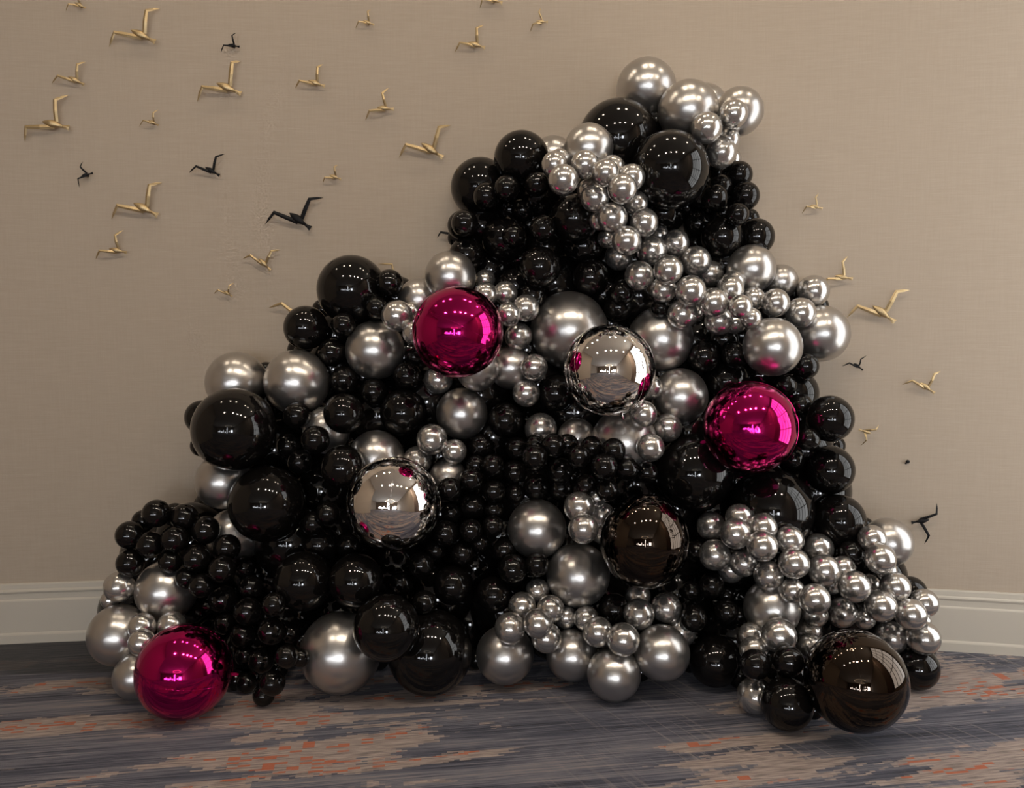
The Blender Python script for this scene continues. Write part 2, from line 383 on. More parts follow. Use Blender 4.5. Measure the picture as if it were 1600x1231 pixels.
(-0.542,3.704,1.717,0.0574,'K',"small glossy black balloon right of the left shoulder's big black balloon",'small black balloons of the wall'),
(-0.596,3.671,1.607,0.0473,'K',"small glossy black balloon below right of the left shoulder's big black balloon",'small black balloons of the wall'),
(-0.740,3.672,1.534,0.0501,'K',"small glossy black balloon below the left shoulder's big black balloon, nearest",'small black balloons of the wall'),
(-0.927,3.753,1.520,0.0962,'K',"medium glossy black balloon below left of the left shoulder's big black balloon",'medium black balloons of the wall'),
(-0.805,3.727,1.411,0.0594,'K',"small glossy black balloon below the left shoulder's big black balloon, second nearest",'small black balloons of the wall'),
(-0.613,3.729,1.420,0.1280,'C',"large silver chrome balloon below the left shoulder's big black balloon",'large silver balloons of the wall'),
(-0.417,3.783,1.647,0.0949,'C','medium silver chrome balloon above left of the upper pink orb','medium silver balloons of the wall'),
(-0.492,3.579,1.570,0.0640,'C',"small silver chrome balloon below right of the left shoulder's big black balloon",'small silver balloons of the wall'),
(-0.444,3.668,1.592,0.0391,'C','small silver chrome balloon above left of the upper pink orb','small silver balloons of the wall'),
(-0.414,3.549,1.497,0.0488,'C','small silver chrome balloon left of the upper pink orb','small silver balloons of the wall'),
(-0.957,3.695,1.279,0.1401,'C',"large silver chrome balloon above right of the left edge's big black balloon",'large silver balloons of the wall'),
(-0.746,3.697,1.287,0.0592,'K',"small glossy black balloon below the left shoulder's big black balloon, farthest",'small black balloons of the wall'),
(-0.614,3.685,1.236,0.0579,'K','small glossy black balloon below left of the upper pink orb, farthest','small black balloons of the wall'),
(-0.465,3.684,1.308,0.0593,'K','small glossy black balloon below left of the upper pink orb, second nearest','small black balloons of the wall'),
(-0.435,3.722,1.389,0.0371,'K','small glossy black balloon below left of the upper pink orb, nearest','small black balloons of the wall'),
(-0.328,3.698,1.290,0.0611,'C','small silver chrome balloon below the upper pink orb','small silver balloons of the wall'),
(-0.150,3.606,1.337,0.0888,'C','medium silver chrome balloon below right of the upper pink orb, nearest','medium silver balloons of the wall'),
(-0.006,3.711,1.343,0.0942,'C','medium silver chrome balloon below right of the upper pink orb, farthest','medium silver balloons of the wall'),
(-0.028,3.657,1.114,0.0763,'K','medium glossy black balloon below right of the upper pink orb','medium black balloons of the wall'),
(-0.222,3.663,1.142,0.1103,'C','medium silver chrome balloon below the upper pink orb','medium silver balloons of the wall'),
(-0.343,3.541,1.042,0.0629,'C','small silver chrome balloon above right of the lower mirror orb, second nearest','small silver balloons of the wall'),
(-0.249,3.565,0.987,0.0510,'C','small silver chrome balloon above right of the lower mirror orb, farthest','small silver balloons of the wall'),
(-0.414,3.616,0.940,0.0600,'C','small silver chrome balloon above right of the lower mirror orb, nearest','small silver balloons of the wall'),
(-0.280,3.599,0.870,0.0780,'C','medium silver chrome balloon above right of the lower mirror orb','medium silver balloons of the wall'),
(-0.595,3.618,0.949,0.1197,'C','large silver chrome balloon above the lower mirror orb','large silver balloons of the wall'),
(-0.480,3.664,1.147,0.1015,'K','medium glossy black balloon above the lower mirror orb','medium black balloons of the wall'),
(-1.244,3.755,1.274,0.1339,'C',"large silver chrome balloon above the left edge's big black balloon",'large silver balloons of the wall'),
(-1.171,3.486,1.092,0.1693,'K','big glossy black latex balloon at the left edge of the balloon wall','large black balloons'),
(-1.391,3.719,1.119,0.0751,'K',"medium glossy black balloon left of the left edge's big black balloon",'medium black balloons of the wall'),
(-1.387,3.690,0.995,0.0470,'K',"small glossy black balloon below left of the left edge's big black balloon",'small black balloons of the wall'),
(-1.260,3.594,0.851,0.1164,'C',"large silver chrome balloon below the left edge's big black balloon, nearest",'large silver balloons of the wall'),
(-1.220,3.599,0.608,0.1169,'C',"large silver chrome balloon below the left edge's big black balloon, farthest",'large silver balloons of the wall'),
(-0.926,3.566,1.143,0.0556,'K',"small glossy black balloon right of the left edge's big black balloon, second nearest",'small black balloons of the wall'),
(-0.831,3.493,1.047,0.0573,'K',"small glossy black balloon right of the left edge's big black balloon, farthest",'small black balloons of the wall'),
(-0.982,3.631,1.003,0.0511,'K',"small glossy black balloon right of the left edge's big black balloon, nearest",'small black balloons of the wall'),
(-0.921,3.584,0.937,0.0519,'K',"small glossy black balloon below right of the left edge's big black balloon",'small black balloons of the wall'),
(-0.707,3.448,0.937,0.0899,'K','medium glossy black balloon above left of the lower mirror orb, nearest','medium black balloons of the wall'),
(-0.716,3.526,1.155,0.0836,'K','medium glossy black balloon above left of the lower mirror orb, farthest','medium black balloons of the wall'),
(-0.818,3.646,1.069,0.1003,'C',"medium silver chrome balloon right of the left edge's big black balloon",'medium silver balloons of the wall'),
(-1.036,3.471,0.777,0.1556,'K',"large glossy black balloon below right of the left edge's big black balloon",'large black balloons of the wall'),
(-0.485,3.364,0.800,0.1921,'S','mirror silver foil orb left of centre, the lower of two mirror orbs','mirror silver foil orbs'),
(-1.502,3.467,0.737,0.0554,'K','small glossy black balloon in the left black garland, highest','black balloons of the left garland'),
(-1.463,3.561,0.711,0.0479,'K','small glossy black balloon in the left black garland, second highest','black balloons of the left garland'),
(-1.597,3.554,0.684,0.0461,'K','small glossy black balloon in the left black garland, fourth highest','black balloons of the left garland'),
(-1.392,3.487,0.716,0.0548,'K','small glossy black balloon in the left black garland, third highest','black balloons of the left garland'),
(-1.615,3.463,0.645,0.0563,'K','small glossy black balloon in the left black garland, sixth highest','black balloons of the left garland'),
(-1.518,3.430,0.612,0.0522,'K','small glossy black balloon in the left black garland, eighth highest','black balloons of the left garland'),
(-1.405,3.412,0.641,0.0535,'K','small glossy black balloon in the left black garland, seventh highest','black balloons of the left garland'),
(-1.291,3.457,0.668,0.0558,'K','small glossy black balloon in the left black garland, fifth highest','black balloons of the left garland'),
(-1.605,3.436,0.533,0.0546,'K','small glossy black balloon in the left black garland, twelfth highest','black balloons of the left garland'),
(-1.427,3.414,0.546,0.0458,'K','small glossy black balloon in the left black garland, eleventh highest','black balloons of the left garland'),
(-1.314,3.405,0.562,0.0536,'K','small glossy black balloon in the left black garland, tenth highest','black balloons of the left garland'),
(-1.195,3.433,0.600,0.0531,'K','small glossy black balloon in the left black garland, ninth highest','black balloons of the left garland'),
(-1.192,3.359,0.528,0.0531,'K','small glossy black balloon in the left black garland, fourteenth highest','black balloons of the left garland'),
(-1.358,3.403,0.478,0.0420,'K','small glossy black balloon in the left black garland, fifteenth highest','black balloons of the left garland'),
(-1.281,3.366,0.457,0.0480,'K','small glossy black balloon in the left black garland, sixteenth highest','black balloons of the left garland'),
(-1.149,3.508,0.494,0.0438,'K','small glossy black balloon in the left black garland, thirteenth highest','black balloons of the left garland'),
(-1.113,3.476,0.417,0.0487,'K','small glossy black balloon in the left black garland, seventeenth highest','black balloons of the left garland'),
(-1.232,3.476,0.363,0.0563,'K','small glossy black balloon in the left black garland, eighteenth highest','black balloons of the left garland'),
(-1.106,3.405,0.335,0.0566,'K','small glossy black balloon in the left black garland, twentieth highest','black balloons of the left garland'),
(-0.953,3.260,0.414,0.0446,'K','small glossy black balloon in the left black garland, nineteenth highest','black balloons of the left garland'),
(-1.129,3.411,0.232,0.0515,'K','small glossy black balloon in the left black garland, twenty-fourth highest','black balloons of the left garland'),
(-1.218,3.452,0.267,0.0455,'K','small glossy black balloon in the left black garland, twenty-first highest','black balloons of the left garland'),
(-0.984,3.321,0.281,0.0529,'K','small glossy black balloon in the left black garland, twenty-second highest','black balloons of the left garland'),
(-0.930,3.390,0.250,0.0412,'K','small glossy black balloon in the left black garland, twenty-third highest','black balloons of the left garland'),
(-0.889,3.436,0.203,0.0366,'K','small glossy black balloon in the left black garland, twenty-fifth highest','black balloons of the left garland'),
(-1.045,3.374,0.136,0.0510,'K','small glossy black balloon in the left black garland, twenty-ninth highest','black balloons of the left garland'),
(-0.881,3.168,0.235,0.0432,'K','small glossy black balloon in the left black garland, twenty-seventh highest','black balloons of the left garland'),
(-0.841,3.225,0.207,0.0343,'K','small glossy black balloon in the left black garland, twenty-eighth highest','black balloons of the left garland'),
(-1.126,3.420,0.140,0.0412,'K','small glossy black balloon in the left black garland, twenty-sixth highest','black balloons of the left garland'),
(-1.107,3.368,0.043,0.0405,'K','small glossy black balloon in the left black garland, thirtieth highest','black balloons of the left garland'),
(-0.952,3.211,0.111,0.0485,'K','small glossy black balloon in the left black garland, thirty-first highest','black balloons of the left garland'),
(-0.999,3.249,0.044,0.0416,'K','small glossy black balloon in the left black garland, lowest','black balloons of the left garland'),
(-1.654,3.436,0.431,0.0608,'C','small silver chrome balloon above left of the floor-level pink orb, farthest','small silver balloons of the wall'),
(-1.712,3.475,0.362,0.0383,'C','small silver chrome balloon above left of the floor-level pink orb, third nearest','small silver balloons of the wall'),
(-1.477,3.485,0.400,0.1246,'C','large silver chrome balloon above the floor-level pink orb','large silver balloons of the wall'),
(-1.650,3.411,0.232,0.1230,'C','large silver chrome balloon above left of the floor-level pink orb','large silver balloons of the wall'),
(-1.514,3.326,0.298,0.0529,'C','small silver chrome balloon above left of the floor-level pink orb, second nearest','small silver balloons of the wall'),
(-1.475,3.234,0.266,0.0502,'C','small silver chrome balloon above left of the floor-level pink orb, nearest','small silver balloons of the wall'),
(-1.411,3.368,0.288,0.0552,'C','small silver chrome balloon above the floor-level pink orb','small silver balloons of the wall'),
(-1.531,3.301,0.101,0.0912,'C','medium silver chrome balloon left of the floor-level pink orb','medium silver balloons of the wall'),
(-1.276,3.149,0.184,0.1816,'P','shiny magenta pink foil orb resting on the carpet at the left','pink foil orbs'),
(-0.711,3.361,0.177,0.1618,'C','large silver chrome balloon right of the floor-level pink orb','large silver balloons of the wall'),
(-0.492,3.184,0.346,0.1261,'K','large glossy black balloon below the lower mirror orb, nearest','large black balloons of the wall'),
(-0.341,3.370,0.176,0.1738,'K','large glossy black balloon below the lower mirror orb, farthest','large black balloons of the wall'),
(-0.863,3.376,0.473,0.1186,'K','large glossy black balloon below left of the lower mirror orb, farthest','large black balloons of the wall'),
(-0.643,3.359,0.480,0.1084,'K','large glossy black balloon below left of the lower mirror orb, nearest','large black balloons of the wall'),
(-0.769,3.426,0.746,0.0473,'K','small glossy black balloon left of the lower mirror orb, nearest','small black balloons of the wall'),
(-0.838,3.463,0.694,0.0477,'K','small glossy black balloon left of the lower mirror orb, farthest','small black balloons of the wall'),
(-0.701,3.518,0.587,0.0487,'K','small glossy black balloon below left of the lower mirror orb','small black balloons of the wall'),
(-0.828,3.531,0.589,0.0811,'K','medium glossy black balloon below left of the lower mirror orb','medium black balloons of the wall'),
(-0.135,3.630,1.001,0.0506,'K','small glossy black balloon in the central black band, fourth highest','small black balloons of the central band'),
(0.020,3.627,0.990,0.0491,'K','small glossy black balloon in the central black band, sixth highest','small black balloons of the central band'),
(0.099,3.561,1.021,0.0386,'K','small glossy black balloon in the central black band, highest','small black balloons of the central band'),
(0.094,3.416,0.983,0.0516,'K','small glossy black balloon in the central black band, ninth highest','small black balloons of the central band'),
(0.173,3.452,1.028,0.0481,'K','small glossy black balloon in the central black band, third highest','small black balloons of the central band'),
(0.237,3.518,1.022,0.0449,'K','small glossy black balloon in the central black band, second highest','small black balloons of the central band'),
(0.276,3.387,0.990,0.0445,'K','small glossy black balloon in the central black band, eighth highest','small black balloons of the central band'),
(0.334,3.450,1.020,0.0466,'K','small glossy black balloon in the central black band, fifth highest','small black balloons of the central band'),
(0.416,3.382,1.019,0.0470,'K','small glossy black balloon in the central black band, seventh highest','small black balloons of the central band'),
(0.371,3.318,0.961,0.0500,'K','small glossy black balloon in the central black band, twelfth highest','small black balloons of the central band'),
(0.472,3.393,0.940,0.0471,'K','small glossy black balloon in the central black band, thirteenth highest','small black balloons of the central band'),
(0.562,3.443,0.916,0.0451,'K','small glossy black balloon in the central black band, fifteenth highest','small black balloons of the central band'),
(0.307,3.407,0.871,0.0409,'K','small glossy black balloon in the central black band, eighteenth highest','small black balloons of the central band'),
(0.390,3.366,0.855,0.0442,'K','small glossy black balloon in the central black band, twenty-second highest','small black balloons of the central band'),
(0.207,3.534,0.907,0.0534,'K','small glossy black balloon in the central black band, fourteenth highest','small black balloons of the central band'),
(0.215,3.587,0.821,0.0514,'K','small glossy black balloon in the central black band, twentieth highest','small black balloons of the central band'),
(0.106,3.588,0.826,0.0556,'K','small glossy black balloon in the central black band, nineteenth highest','small black balloons of the central band'),
(0.011,3.603,0.889,0.0503,'K','small glossy black balloon in the central black band, sixteenth highest','small black balloons of the central band'),
(-0.082,3.533,0.931,0.0465,'K','small glossy black balloon in the central black band, eleventh highest','small black balloons of the central band'),
(-0.156,3.581,0.926,0.0416,'K','small glossy black balloon in the central black band, tenth highest','small black balloons of the central band'),
(-0.173,3.513,0.874,0.0490,'K','small glossy black balloon in the central black band, seventeenth highest','small black balloons of the central band'),
(-0.077,3.543,0.818,0.0481,'K','small glossy black balloon in the central black band, twenty-third highest','small black balloons of the central band'),
(0.014,3.582,0.799,0.0417,'K','small glossy black balloon in the central black band, twenty-fourth highest','small black balloons of the central band'),
(-0.263,3.480,0.839,0.0472,'K','small glossy black balloon in the central black band, twenty-first highest','small black balloons of the central band'),
(-0.172,3.570,0.748,0.0526,'K','small glossy black balloon in the central black band, twenty-fifth highest','small black balloons of the central band'),
(-0.078,3.566,0.732,0.0415,'K','small glossy black balloon in the central black band, twenty-sixth highest','small black balloons of the central band'),
(-0.264,3.563,0.719,0.0414,'K','small glossy black balloon in the central black band, twenty-seventh highest','small black balloons of the central band'),
(-0.285,3.507,0.642,0.0530,'K','small glossy black balloon in the central black band, thirtieth highest','small black balloons of the central band'),
(-0.174,3.485,0.659,0.0473,'K','small glossy black balloon in the central black band, twenty-ninth highest','small black balloons of the central band'),
(-0.082,3.508,0.673,0.0435,'K','small glossy black balloon in the central black band, twenty-eighth highest','small black balloons of the central band'),
(-0.138,3.532,0.594,0.0411,'K','small glossy black balloon in the central black band, thirty-first highest','small black balloons of the central band'),
(-0.211,3.510,0.552,0.0489,'K','small glossy black balloon in the central black band, thirty-third highest','small black balloons of the central band'),
(-0.328,3.525,0.562,0.0409,'K','small glossy black balloon in the central black band, thirty-second highest','small black balloons of the central band'),
(-0.387,3.481,0.510,0.0511,'K','small glossy black balloon in the central black band, thirty-fourth highest','small black balloons of the central band'),
(-0.477,3.491,0.426,0.0512,'K','small glossy black balloon in the central black band, thirty-fifth highest','small black balloons of the central band'),
(-0.361,3.355,0.390,0.0466,'K','small glossy black balloon in the central black band, lowest','small black balloons of the central band'),
(-0.255,3.490,0.421,0.0810,'K','medium glossy black balloon below right of the lower mirror orb, nearest','medium black balloons of the wall'),
(-0.077,3.481,0.382,0.0728,'K','medium glossy black balloon below right of the lower mirror orb, farthest','medium black balloons of the wall'),
(-0.033,3.525,0.562,0.0492,'K','small glossy black balloon below right of the lower mirror orb','small black balloons of the wall'),
(0.003,3.441,0.505,0.0587,'K','small glossy black balloon left of the central black foil orb, farthest','small black balloons of the wall'),
(0.105,3.434,0.526,0.0479,'K','small glossy black balloon left of the central black foil orb, nearest','small black balloons of the wall'),
(0.108,3.547,0.652,0.1238,'C','large silver chrome balloon left of the central black foil orb','large silver balloons of the wall'),
(0.276,3.373,0.784,0.0601,'C','small silver chrome balloon above left of the central black foil orb, farthest','small silver balloons of the wall'),
(0.286,3.281,0.716,0.0572,'C','small silver chrome balloon left of the central black foil orb, farthest','small silver balloons of the wall'),
(0.283,3.500,0.463,0.1327,'C','large silver chrome balloon below left of the central black foil orb, nearest','large silver balloons of the wall'),
(0.352,3.423,0.812,0.0371,'C','small silver chrome balloon above left of the central black foil orb, second nearest','small silver balloons of the wall'),
(0.377,3.454,0.732,0.0534,'C','small silver chrome balloon above left of the central black foil orb, nearest','small silver balloons of the wall'),
(0.402,3.547,0.655,0.0686,'C','small silver chrome balloon left of the central black foil orb, nearest','small silver balloons of the wall'),
(0.534,3.303,0.658,0.1833,'B','glossy black foil orb in the centre beside the silver chrome balloons','black foil orbs'),
(0.109,3.485,0.400,0.0486,'C','small silver chrome balloon in the bottom middle silver cluster, highest','silver balloons of the bottom middle cluster'),
(0.043,3.422,0.352,0.0556,'C','small silver chrome balloon in the bottom middle silver cluster, third highest','silver balloons of the bottom middle cluster'),
(0.161,3.408,0.345,0.0553,'C','small silver chrome balloon in the bottom middle silver cluster, fifth highest','silver balloons of the bottom middle cluster'),
(-0.008,3.330,0.291,0.0605,'C','small silver chrome balloon in the bottom middle silver cluster, tenth highest','silver balloons of the bottom middle cluster'),
(0.105,3.288,0.325,0.0559,'C','small silver chrome balloon in the bottom middle silver cluster, ninth highest','silver balloons of the bottom middle cluster'),
(0.142,3.356,0.241,0.0596,'C','small silver chrome balloon in the bottom middle silver cluster, twelfth highest','silver balloons of the bottom middle cluster'),
(0.229,3.458,0.292,0.0454,'C','small silver chrome balloon in the bottom middle silver cluster, seventh highest','silver balloons of the bottom middle cluster'),
(0.312,3.416,0.301,0.0501,'C','small silver chrome balloon in the bottom middle silver cluster, eighth highest','silver balloons of the bottom middle cluster'),
(0.350,3.315,0.281,0.0588,'C','small silver chrome balloon in the bottom middle silver cluster, eleventh highest','silver balloons of the bottom middle cluster'),
(0.444,3.243,0.276,0.0623,'C','small silver chrome balloon in the bottom middle silver cluster, lowest','silver balloons of the bottom middle cluster'),
(0.526,3.373,0.335,0.0610,'C','small silver chrome balloon in the bottom middle silver cluster, sixth highest','silver balloons of the bottom middle cluster'),
(0.538,3.479,0.375,0.0509,'C','small silver chrome balloon in the bottom middle silver cluster, second highest','silver balloons of the bottom middle cluster'),
(0.649,3.426,0.343,0.0605,'C','small silver chrome balloon in the bottom middle silver cluster, fourth highest','silver balloons of the bottom middle cluster'),
(-0.030,3.421,0.143,0.1187,'C','large silver chrome balloon below left of the central black foil orb, farthest','large silver balloons of the wall'),
(0.253,3.421,0.142,0.1054,'C','medium silver chrome balloon below left of the central black foil orb','medium silver balloons of the wall'),
(0.415,3.297,0.111,0.1063,'C','large silver chrome balloon below the central black foil orb, farthest','large silver balloons of the wall'),
(0.612,3.312,0.194,0.1103,'C','large silver chrome balloon below the central black foil orb, nearest','large silver balloons of the wall'),
(0.436,3.466,0.323,0.0641,'K','small glossy black balloon below left of the central black foil orb','small black balloons of the wall'),
(0.855,3.415,0.117,0.1039,'K','medium glossy black balloon below right of the central black foil orb','medium black balloons of the wall'),
(0.766,3.484,0.398,0.0400,'K','small glossy black balloon below right of the central black foil orb, nearest','small black balloons of the wall'),
(0.847,3.460,0.428,0.0516,'K','small glossy black balloon below right of the central black foil orb, second nearest','small black balloons of the wall'),
(0.753,3.369,0.318,0.0528,'K','small glossy black balloon below right of the central black foil orb, third nearest','small black balloons of the wall'),
(0.900,3.417,0.331,0.0482,'K','small glossy black balloon below right of the central black foil orb, farthest','small black balloons of the wall'),
(0.966,3.460,0.297,0.0368,'K','small glossy black balloon below the lower right big black balloon','small black balloons of the wall'),
(0.913,3.480,0.380,0.0318,'K','small glossy black balloon below left of the lower right big black balloon','small black balloons of the wall'),
(0.794,3.525,0.562,0.0405,'K','small glossy black balloon right of the central black foil orb','small black balloons of the wall'),
(0.711,3.445,0.238,0.0659,'C','small silver chrome balloon below the central black foil orb','small silver balloons of the wall'),
(1.083,3.391,0.354,0.1129,'C','large silver chrome balloon below the lower right big black balloon','large silver balloons of the wall'),
(1.050,3.194,0.310,0.0651,'C','medium silver chrome balloon above left of the black foil orb on the carpet','medium silver balloons of the wall'),
(0.975,3.318,0.266,0.0478,'C','small silver chrome balloon above left of the black foil orb on the carpet, farthest','small silver balloons of the wall'),
(0.961,3.221,0.240,0.0536,'C','small silver chrome balloon left of the black foil orb on the carpet','small silver balloons of the wall'),
(0.936,3.114,0.226,0.0553,'K','small glossy black balloon left of the black foil orb on the carpet, farthest','small black balloons of the wall'),
(1.056,3.093,0.247,0.0547,'K','small glossy black balloon left of the black foil orb on the carpet, nearest','small black balloons of the wall'),
(1.039,3.047,0.100,0.0947,'K','large glossy black balloon left of the black foil orb on the carpet','large black balloons of the wall'),
(0.958,3.181,0.072,0.0695,'C','medium silver chrome balloon left of the black foil orb on the carpet','medium silver balloons of the wall'),
(1.229,3.341,0.209,0.0526,'C','small silver chrome balloon above left of the black foil orb on the carpet, nearest','small silver balloons of the wall'),
(1.257,2.958,0.230,0.1820,'B','largest glossy black foil orb with a crinkled seam on the carpet at right','black foil orbs'),
(1.703,3.408,0.092,0.0898,'K','medium glossy black balloon right of the black foil orb on the carpet','medium black balloons of the wall'),
(0.947,3.422,0.731,0.0535,'C','small silver chrome balloon in the lower right silver garland, highest','silver balloons of the lower right garland'),
(0.863,3.549,0.664,0.0597,'C','small silver chrome balloon in the lower right silver garland, second highest','silver balloons of the lower right garland'),
(0.908,3.329,0.686,0.0597,'C','small silver chrome balloon in the lower right silver garland, fourth highest','silver balloons of the lower right garland'),
(1.028,3.359,0.703,0.0548,'C','small silver chrome balloon in the lower right silver garland, third highest','silver balloons of the lower right garland'),
(0.998,3.264,0.650,0.0582,'C','small silver chrome balloon in the lower right silver garland, sixth highest','silver balloons of the lower right garland'),
(0.854,3.444,0.565,0.0619,'C','small silver chrome balloon in the lower right silver garland, eighth highest','silver balloons of the lower right garland'),
(0.968,3.418,0.538,0.0546,'C','small silver chrome balloon in the lower right silver garland, ninth highest','silver balloons of the lower right garland'),
(0.939,3.505,0.484,0.0535,'C','small silver chrome balloon in the lower right silver garland, twelfth highest','silver balloons of the lower right garland'),
(1.137,3.353,0.653,0.0545,'C','small silver chrome balloon in the lower right silver garland, fifth highest','silver balloons of the lower right garland'),
(1.307,3.491,0.580,0.0603,'C','small silver chrome balloon in the lower right silver garland, seventh highest','silver balloons of the lower right garland'),
(1.128,3.270,0.578,0.0580,'C','small silver chrome balloon in the lower right silver garland, tenth highest','silver balloons of the lower right garland'),
(1.048,3.335,0.509,0.0569,'C','small silver chrome balloon in the lower right silver garland, fourteenth highest','silver balloons of the lower right garland'),
(1.277,3.340,0.529,0.0626,'C','small silver chrome balloon in the lower right silver garland, thirteenth highest','silver balloons of the lower right garland'),
(1.373,3.389,0.523,0.0481,'C','small silver chrome balloon in the lower right silver garland, eleventh highest','silver balloons of the lower right garland'),
(1.130,3.285,0.461,0.0471,'C','small silver chrome balloon in the lower right silver garland, nineteenth highest','silver balloons of the lower right garland'),
(1.189,3.200,0.454,0.0577,'C','small silver chrome balloon in the lower right silver garland, twentieth highest','silver balloons of the lower right garland'),
(1.398,3.451,0.314,0.0606,'C','small silver chrome balloon in the lower right silver garland, twenty-third highest','silver balloons of the lower right garland'),
(1.383,3.295,0.476,0.0602,'C','small silver chrome balloon in the lower right silver garland, seventeenth highest','silver balloons of the lower right garland'),
(1.528,3.490,0.421,0.0441,'C','small silver chrome balloon in the lower right silver garland, sixteenth highest','silver balloons of the lower right garland'),
(1.495,3.299,0.393,0.0599,'C','small silver chrome balloon in the lower right silver garland, twenty-second highest','silver balloons of the lower right garland'),
(1.575,3.353,0.455,0.0582,'C','small silver chrome balloon in the lower right silver garland, eighteenth highest','silver balloons of the lower right garland'),
(1.613,3.291,0.362,0.0593,'C','small silver chrome balloon in the lower right silver garland, twenty-fourth highest','silver balloons of the lower right garland'),
(1.701,3.361,0.386,0.0542,'C','small silver chrome balloon in the lower right silver garland, twenty-first highest','silver balloons of the lower right garland'),
(1.703,3.362,0.238,0.0652,'C','small silver chrome balloon in the lower right silver garland, lowest','silver balloons of the lower right garland'),
(1.605,3.438,0.211,0.0647,'C','small silver chrome balloon in the lower right silver garland, twenty-eighth highest','silver balloons of the lower right garland'),
(1.741,3.454,0.277,0.0355,'C','small silver chrome balloon in the lower right silver garland, twenty-seventh highest','silver balloons of the lower right garland'),
(1.499,3.457,0.287,0.0437,'C','small silver chrome balloon in the lower right silver garland, twenty-sixth highest','silver balloons of the lower right garland'),
(1.260,3.385,0.329,0.0508,'C','small silver chrome balloon in the lower right silver garland, twenty-fifth highest','silver balloons of the lower right garland'),
(1.370,3.491,0.426,0.0418,'C','small silver chrome balloon in the lower right silver garland, fifteenth highest','silver balloons of the lower right garland'),
(1.254,3.445,0.238,0.0569,'C','small silver chrome balloon above left of the black foil orb on the carpet, second nearest','small silver balloons of the wall'),
(1.509,3.430,0.637,0.0548,'C','small silver chrome balloon right of the lower right big black balloon','small silver balloons of the wall'),
(1.502,3.334,0.579,0.0581,'C','small silver chrome balloon below right of the lower right big black balloon','small silver balloons of the wall'),
(1.577,3.441,0.502,0.0408,'C','small silver chrome balloon above the black foil orb on the carpet','small silver balloons of the wall'),
(1.621,3.533,0.597,0.1020,'C','medium silver chrome balloon right of the lower right big black balloon','medium silver balloons of the wall'),
(1.701,3.482,0.390,0.0666,'K','medium glossy black balloon above right of the black foil orb on the carpet','medium black balloons of the wall'),
(1.431,3.451,0.571,0.0515,'K','small glossy black balloon below right of the lower right big black balloon','small black balloons of the wall'),
(1.417,3.555,0.687,0.1091,'K','large glossy black balloon right of the lower right big black balloon','large black balloons of the wall'),
(-0.891,3.871,0.764,0.1719,'K','mostly hidden black balloon left of the lower mirror orb, nearest','half-hidden black balloons inside the wall'),
(0.952,3.808,0.250,0.1686,'K','mostly hidden black balloon below right of the central black foil orb, second nearest','half-hidden black balloons inside the wall'),
(-0.535,3.878,0.388,0.1736,'K','mostly hidden black balloon below the lower mirror orb, nearest','half-hidden black balloons inside the wall'),
(-0.182,3.874,0.401,0.1741,'K','mostly hidden black balloon below right of the lower mirror orb, nearest','half-hidden black balloons inside the wall'),
(-0.202,3.767,0.172,0.1688,'K','mostly hidden black balloon below right of the lower mirror orb, third nearest','half-hidden black balloons inside the wall'),
(-1.162,3.862,0.368,0.1701,'K','mostly hidden black balloon above right of the floor-level pink orb, farthest','half-hidden black balloons inside the wall'),
(-1.052,3.777,0.169,0.1665,'K','mostly hidden black balloon above right of the floor-level pink orb, second nearest','half-hidden black balloons inside the wall'),
(-1.435,3.851,0.217,0.1677,'K','mostly hidden black balloon above the floor-level pink orb, nearest','half-hidden black balloons inside the wall'),
(-0.096,3.870,1.019,0.1736,'K','mostly hidden black balloon below the upper pink orb, farthest','half-hidden black balloons inside the wall'),
(-0.617,3.877,1.115,0.1727,'K','mostly hidden black balloon above the lower mirror orb','half-hidden black balloons inside the wall'),
(-0.127,3.873,0.721,0.1742,'K','mostly hidden black balloon right of the lower mirror orb, second nearest','half-hidden black balloons inside the wall'),
(0.922,3.814,0.673,0.1693,'K','mostly hidden black balloon left of the lower right big black balloon','half-hidden black balloons inside the wall'),
(-1.103,3.866,0.959,0.1703,'K',"mostly hidden black balloon below right of the left edge's big black balloon",'half-hidden black balloons inside the wall'),
(0.567,3.839,0.801,0.1717,'K','mostly hidden black balloon above the central black foil orb','half-hidden black balloons inside the wall'),
(0.750,3.731,0.311,0.1661,'K','mostly hidden black balloon below right of the central black foil orb, nearest','half-hidden black balloons inside the wall'),
(-0.400,3.865,1.182,0.1726,'K','mostly hidden black balloon below left of the upper pink orb, farthest','half-hidden black balloons inside the wall'),
(0.191,3.903,1.729,0.1364,'K','mostly hidden black balloon above left of the upper mirror orb','half-hidden black balloons inside the wall'),
(0.292,3.859,1.134,0.1726,'K','mostly hidden black balloon below left of the upper mirror orb, nearest','half-hidden black balloons inside the wall'),
(0.282,3.856,0.828,0.1731,'K','mostly hidden black balloon above left of the central black foil orb','half-hidden black balloons inside the wall'),
(0.406,3.850,0.211,0.1724,'K','mostly hidden black balloon below left of the central black foil orb, nearest','half-hidden black balloons inside the wall'),
(0.581,3.878,1.669,0.1352,'K','mostly hidden black balloon above the upper mirror orb, third nearest','half-hidden black balloons inside the wall'),
(0.120,3.942,2.129,0.1002,'K',"mostly hidden black balloon left of the peak's big black balloon, farthest",'half-hidden black balloons inside the wall'),
(-1.658,3.838,0.455,0.1656,'K','mostly hidden black balloon above the floor-level pink orb, farthest','half-hidden black balloons inside the wall'),
(1.583,3.741,0.224,0.1615,'K','mostly hidden black balloon above the black foil orb on the carpet, nearest','half-hidden black balloons inside the wall'),
(1.377,3.767,0.778,0.1643,'K','mostly hidden black balloon above right of the lower right big black balloon','half-hidden black balloons inside the wall'),
(-1.135,3.543,0.125,0.1230,'K','mostly hidden black balloon right of the floor-level pink orb, second nearest','half-hidden black balloons inside the wall'),
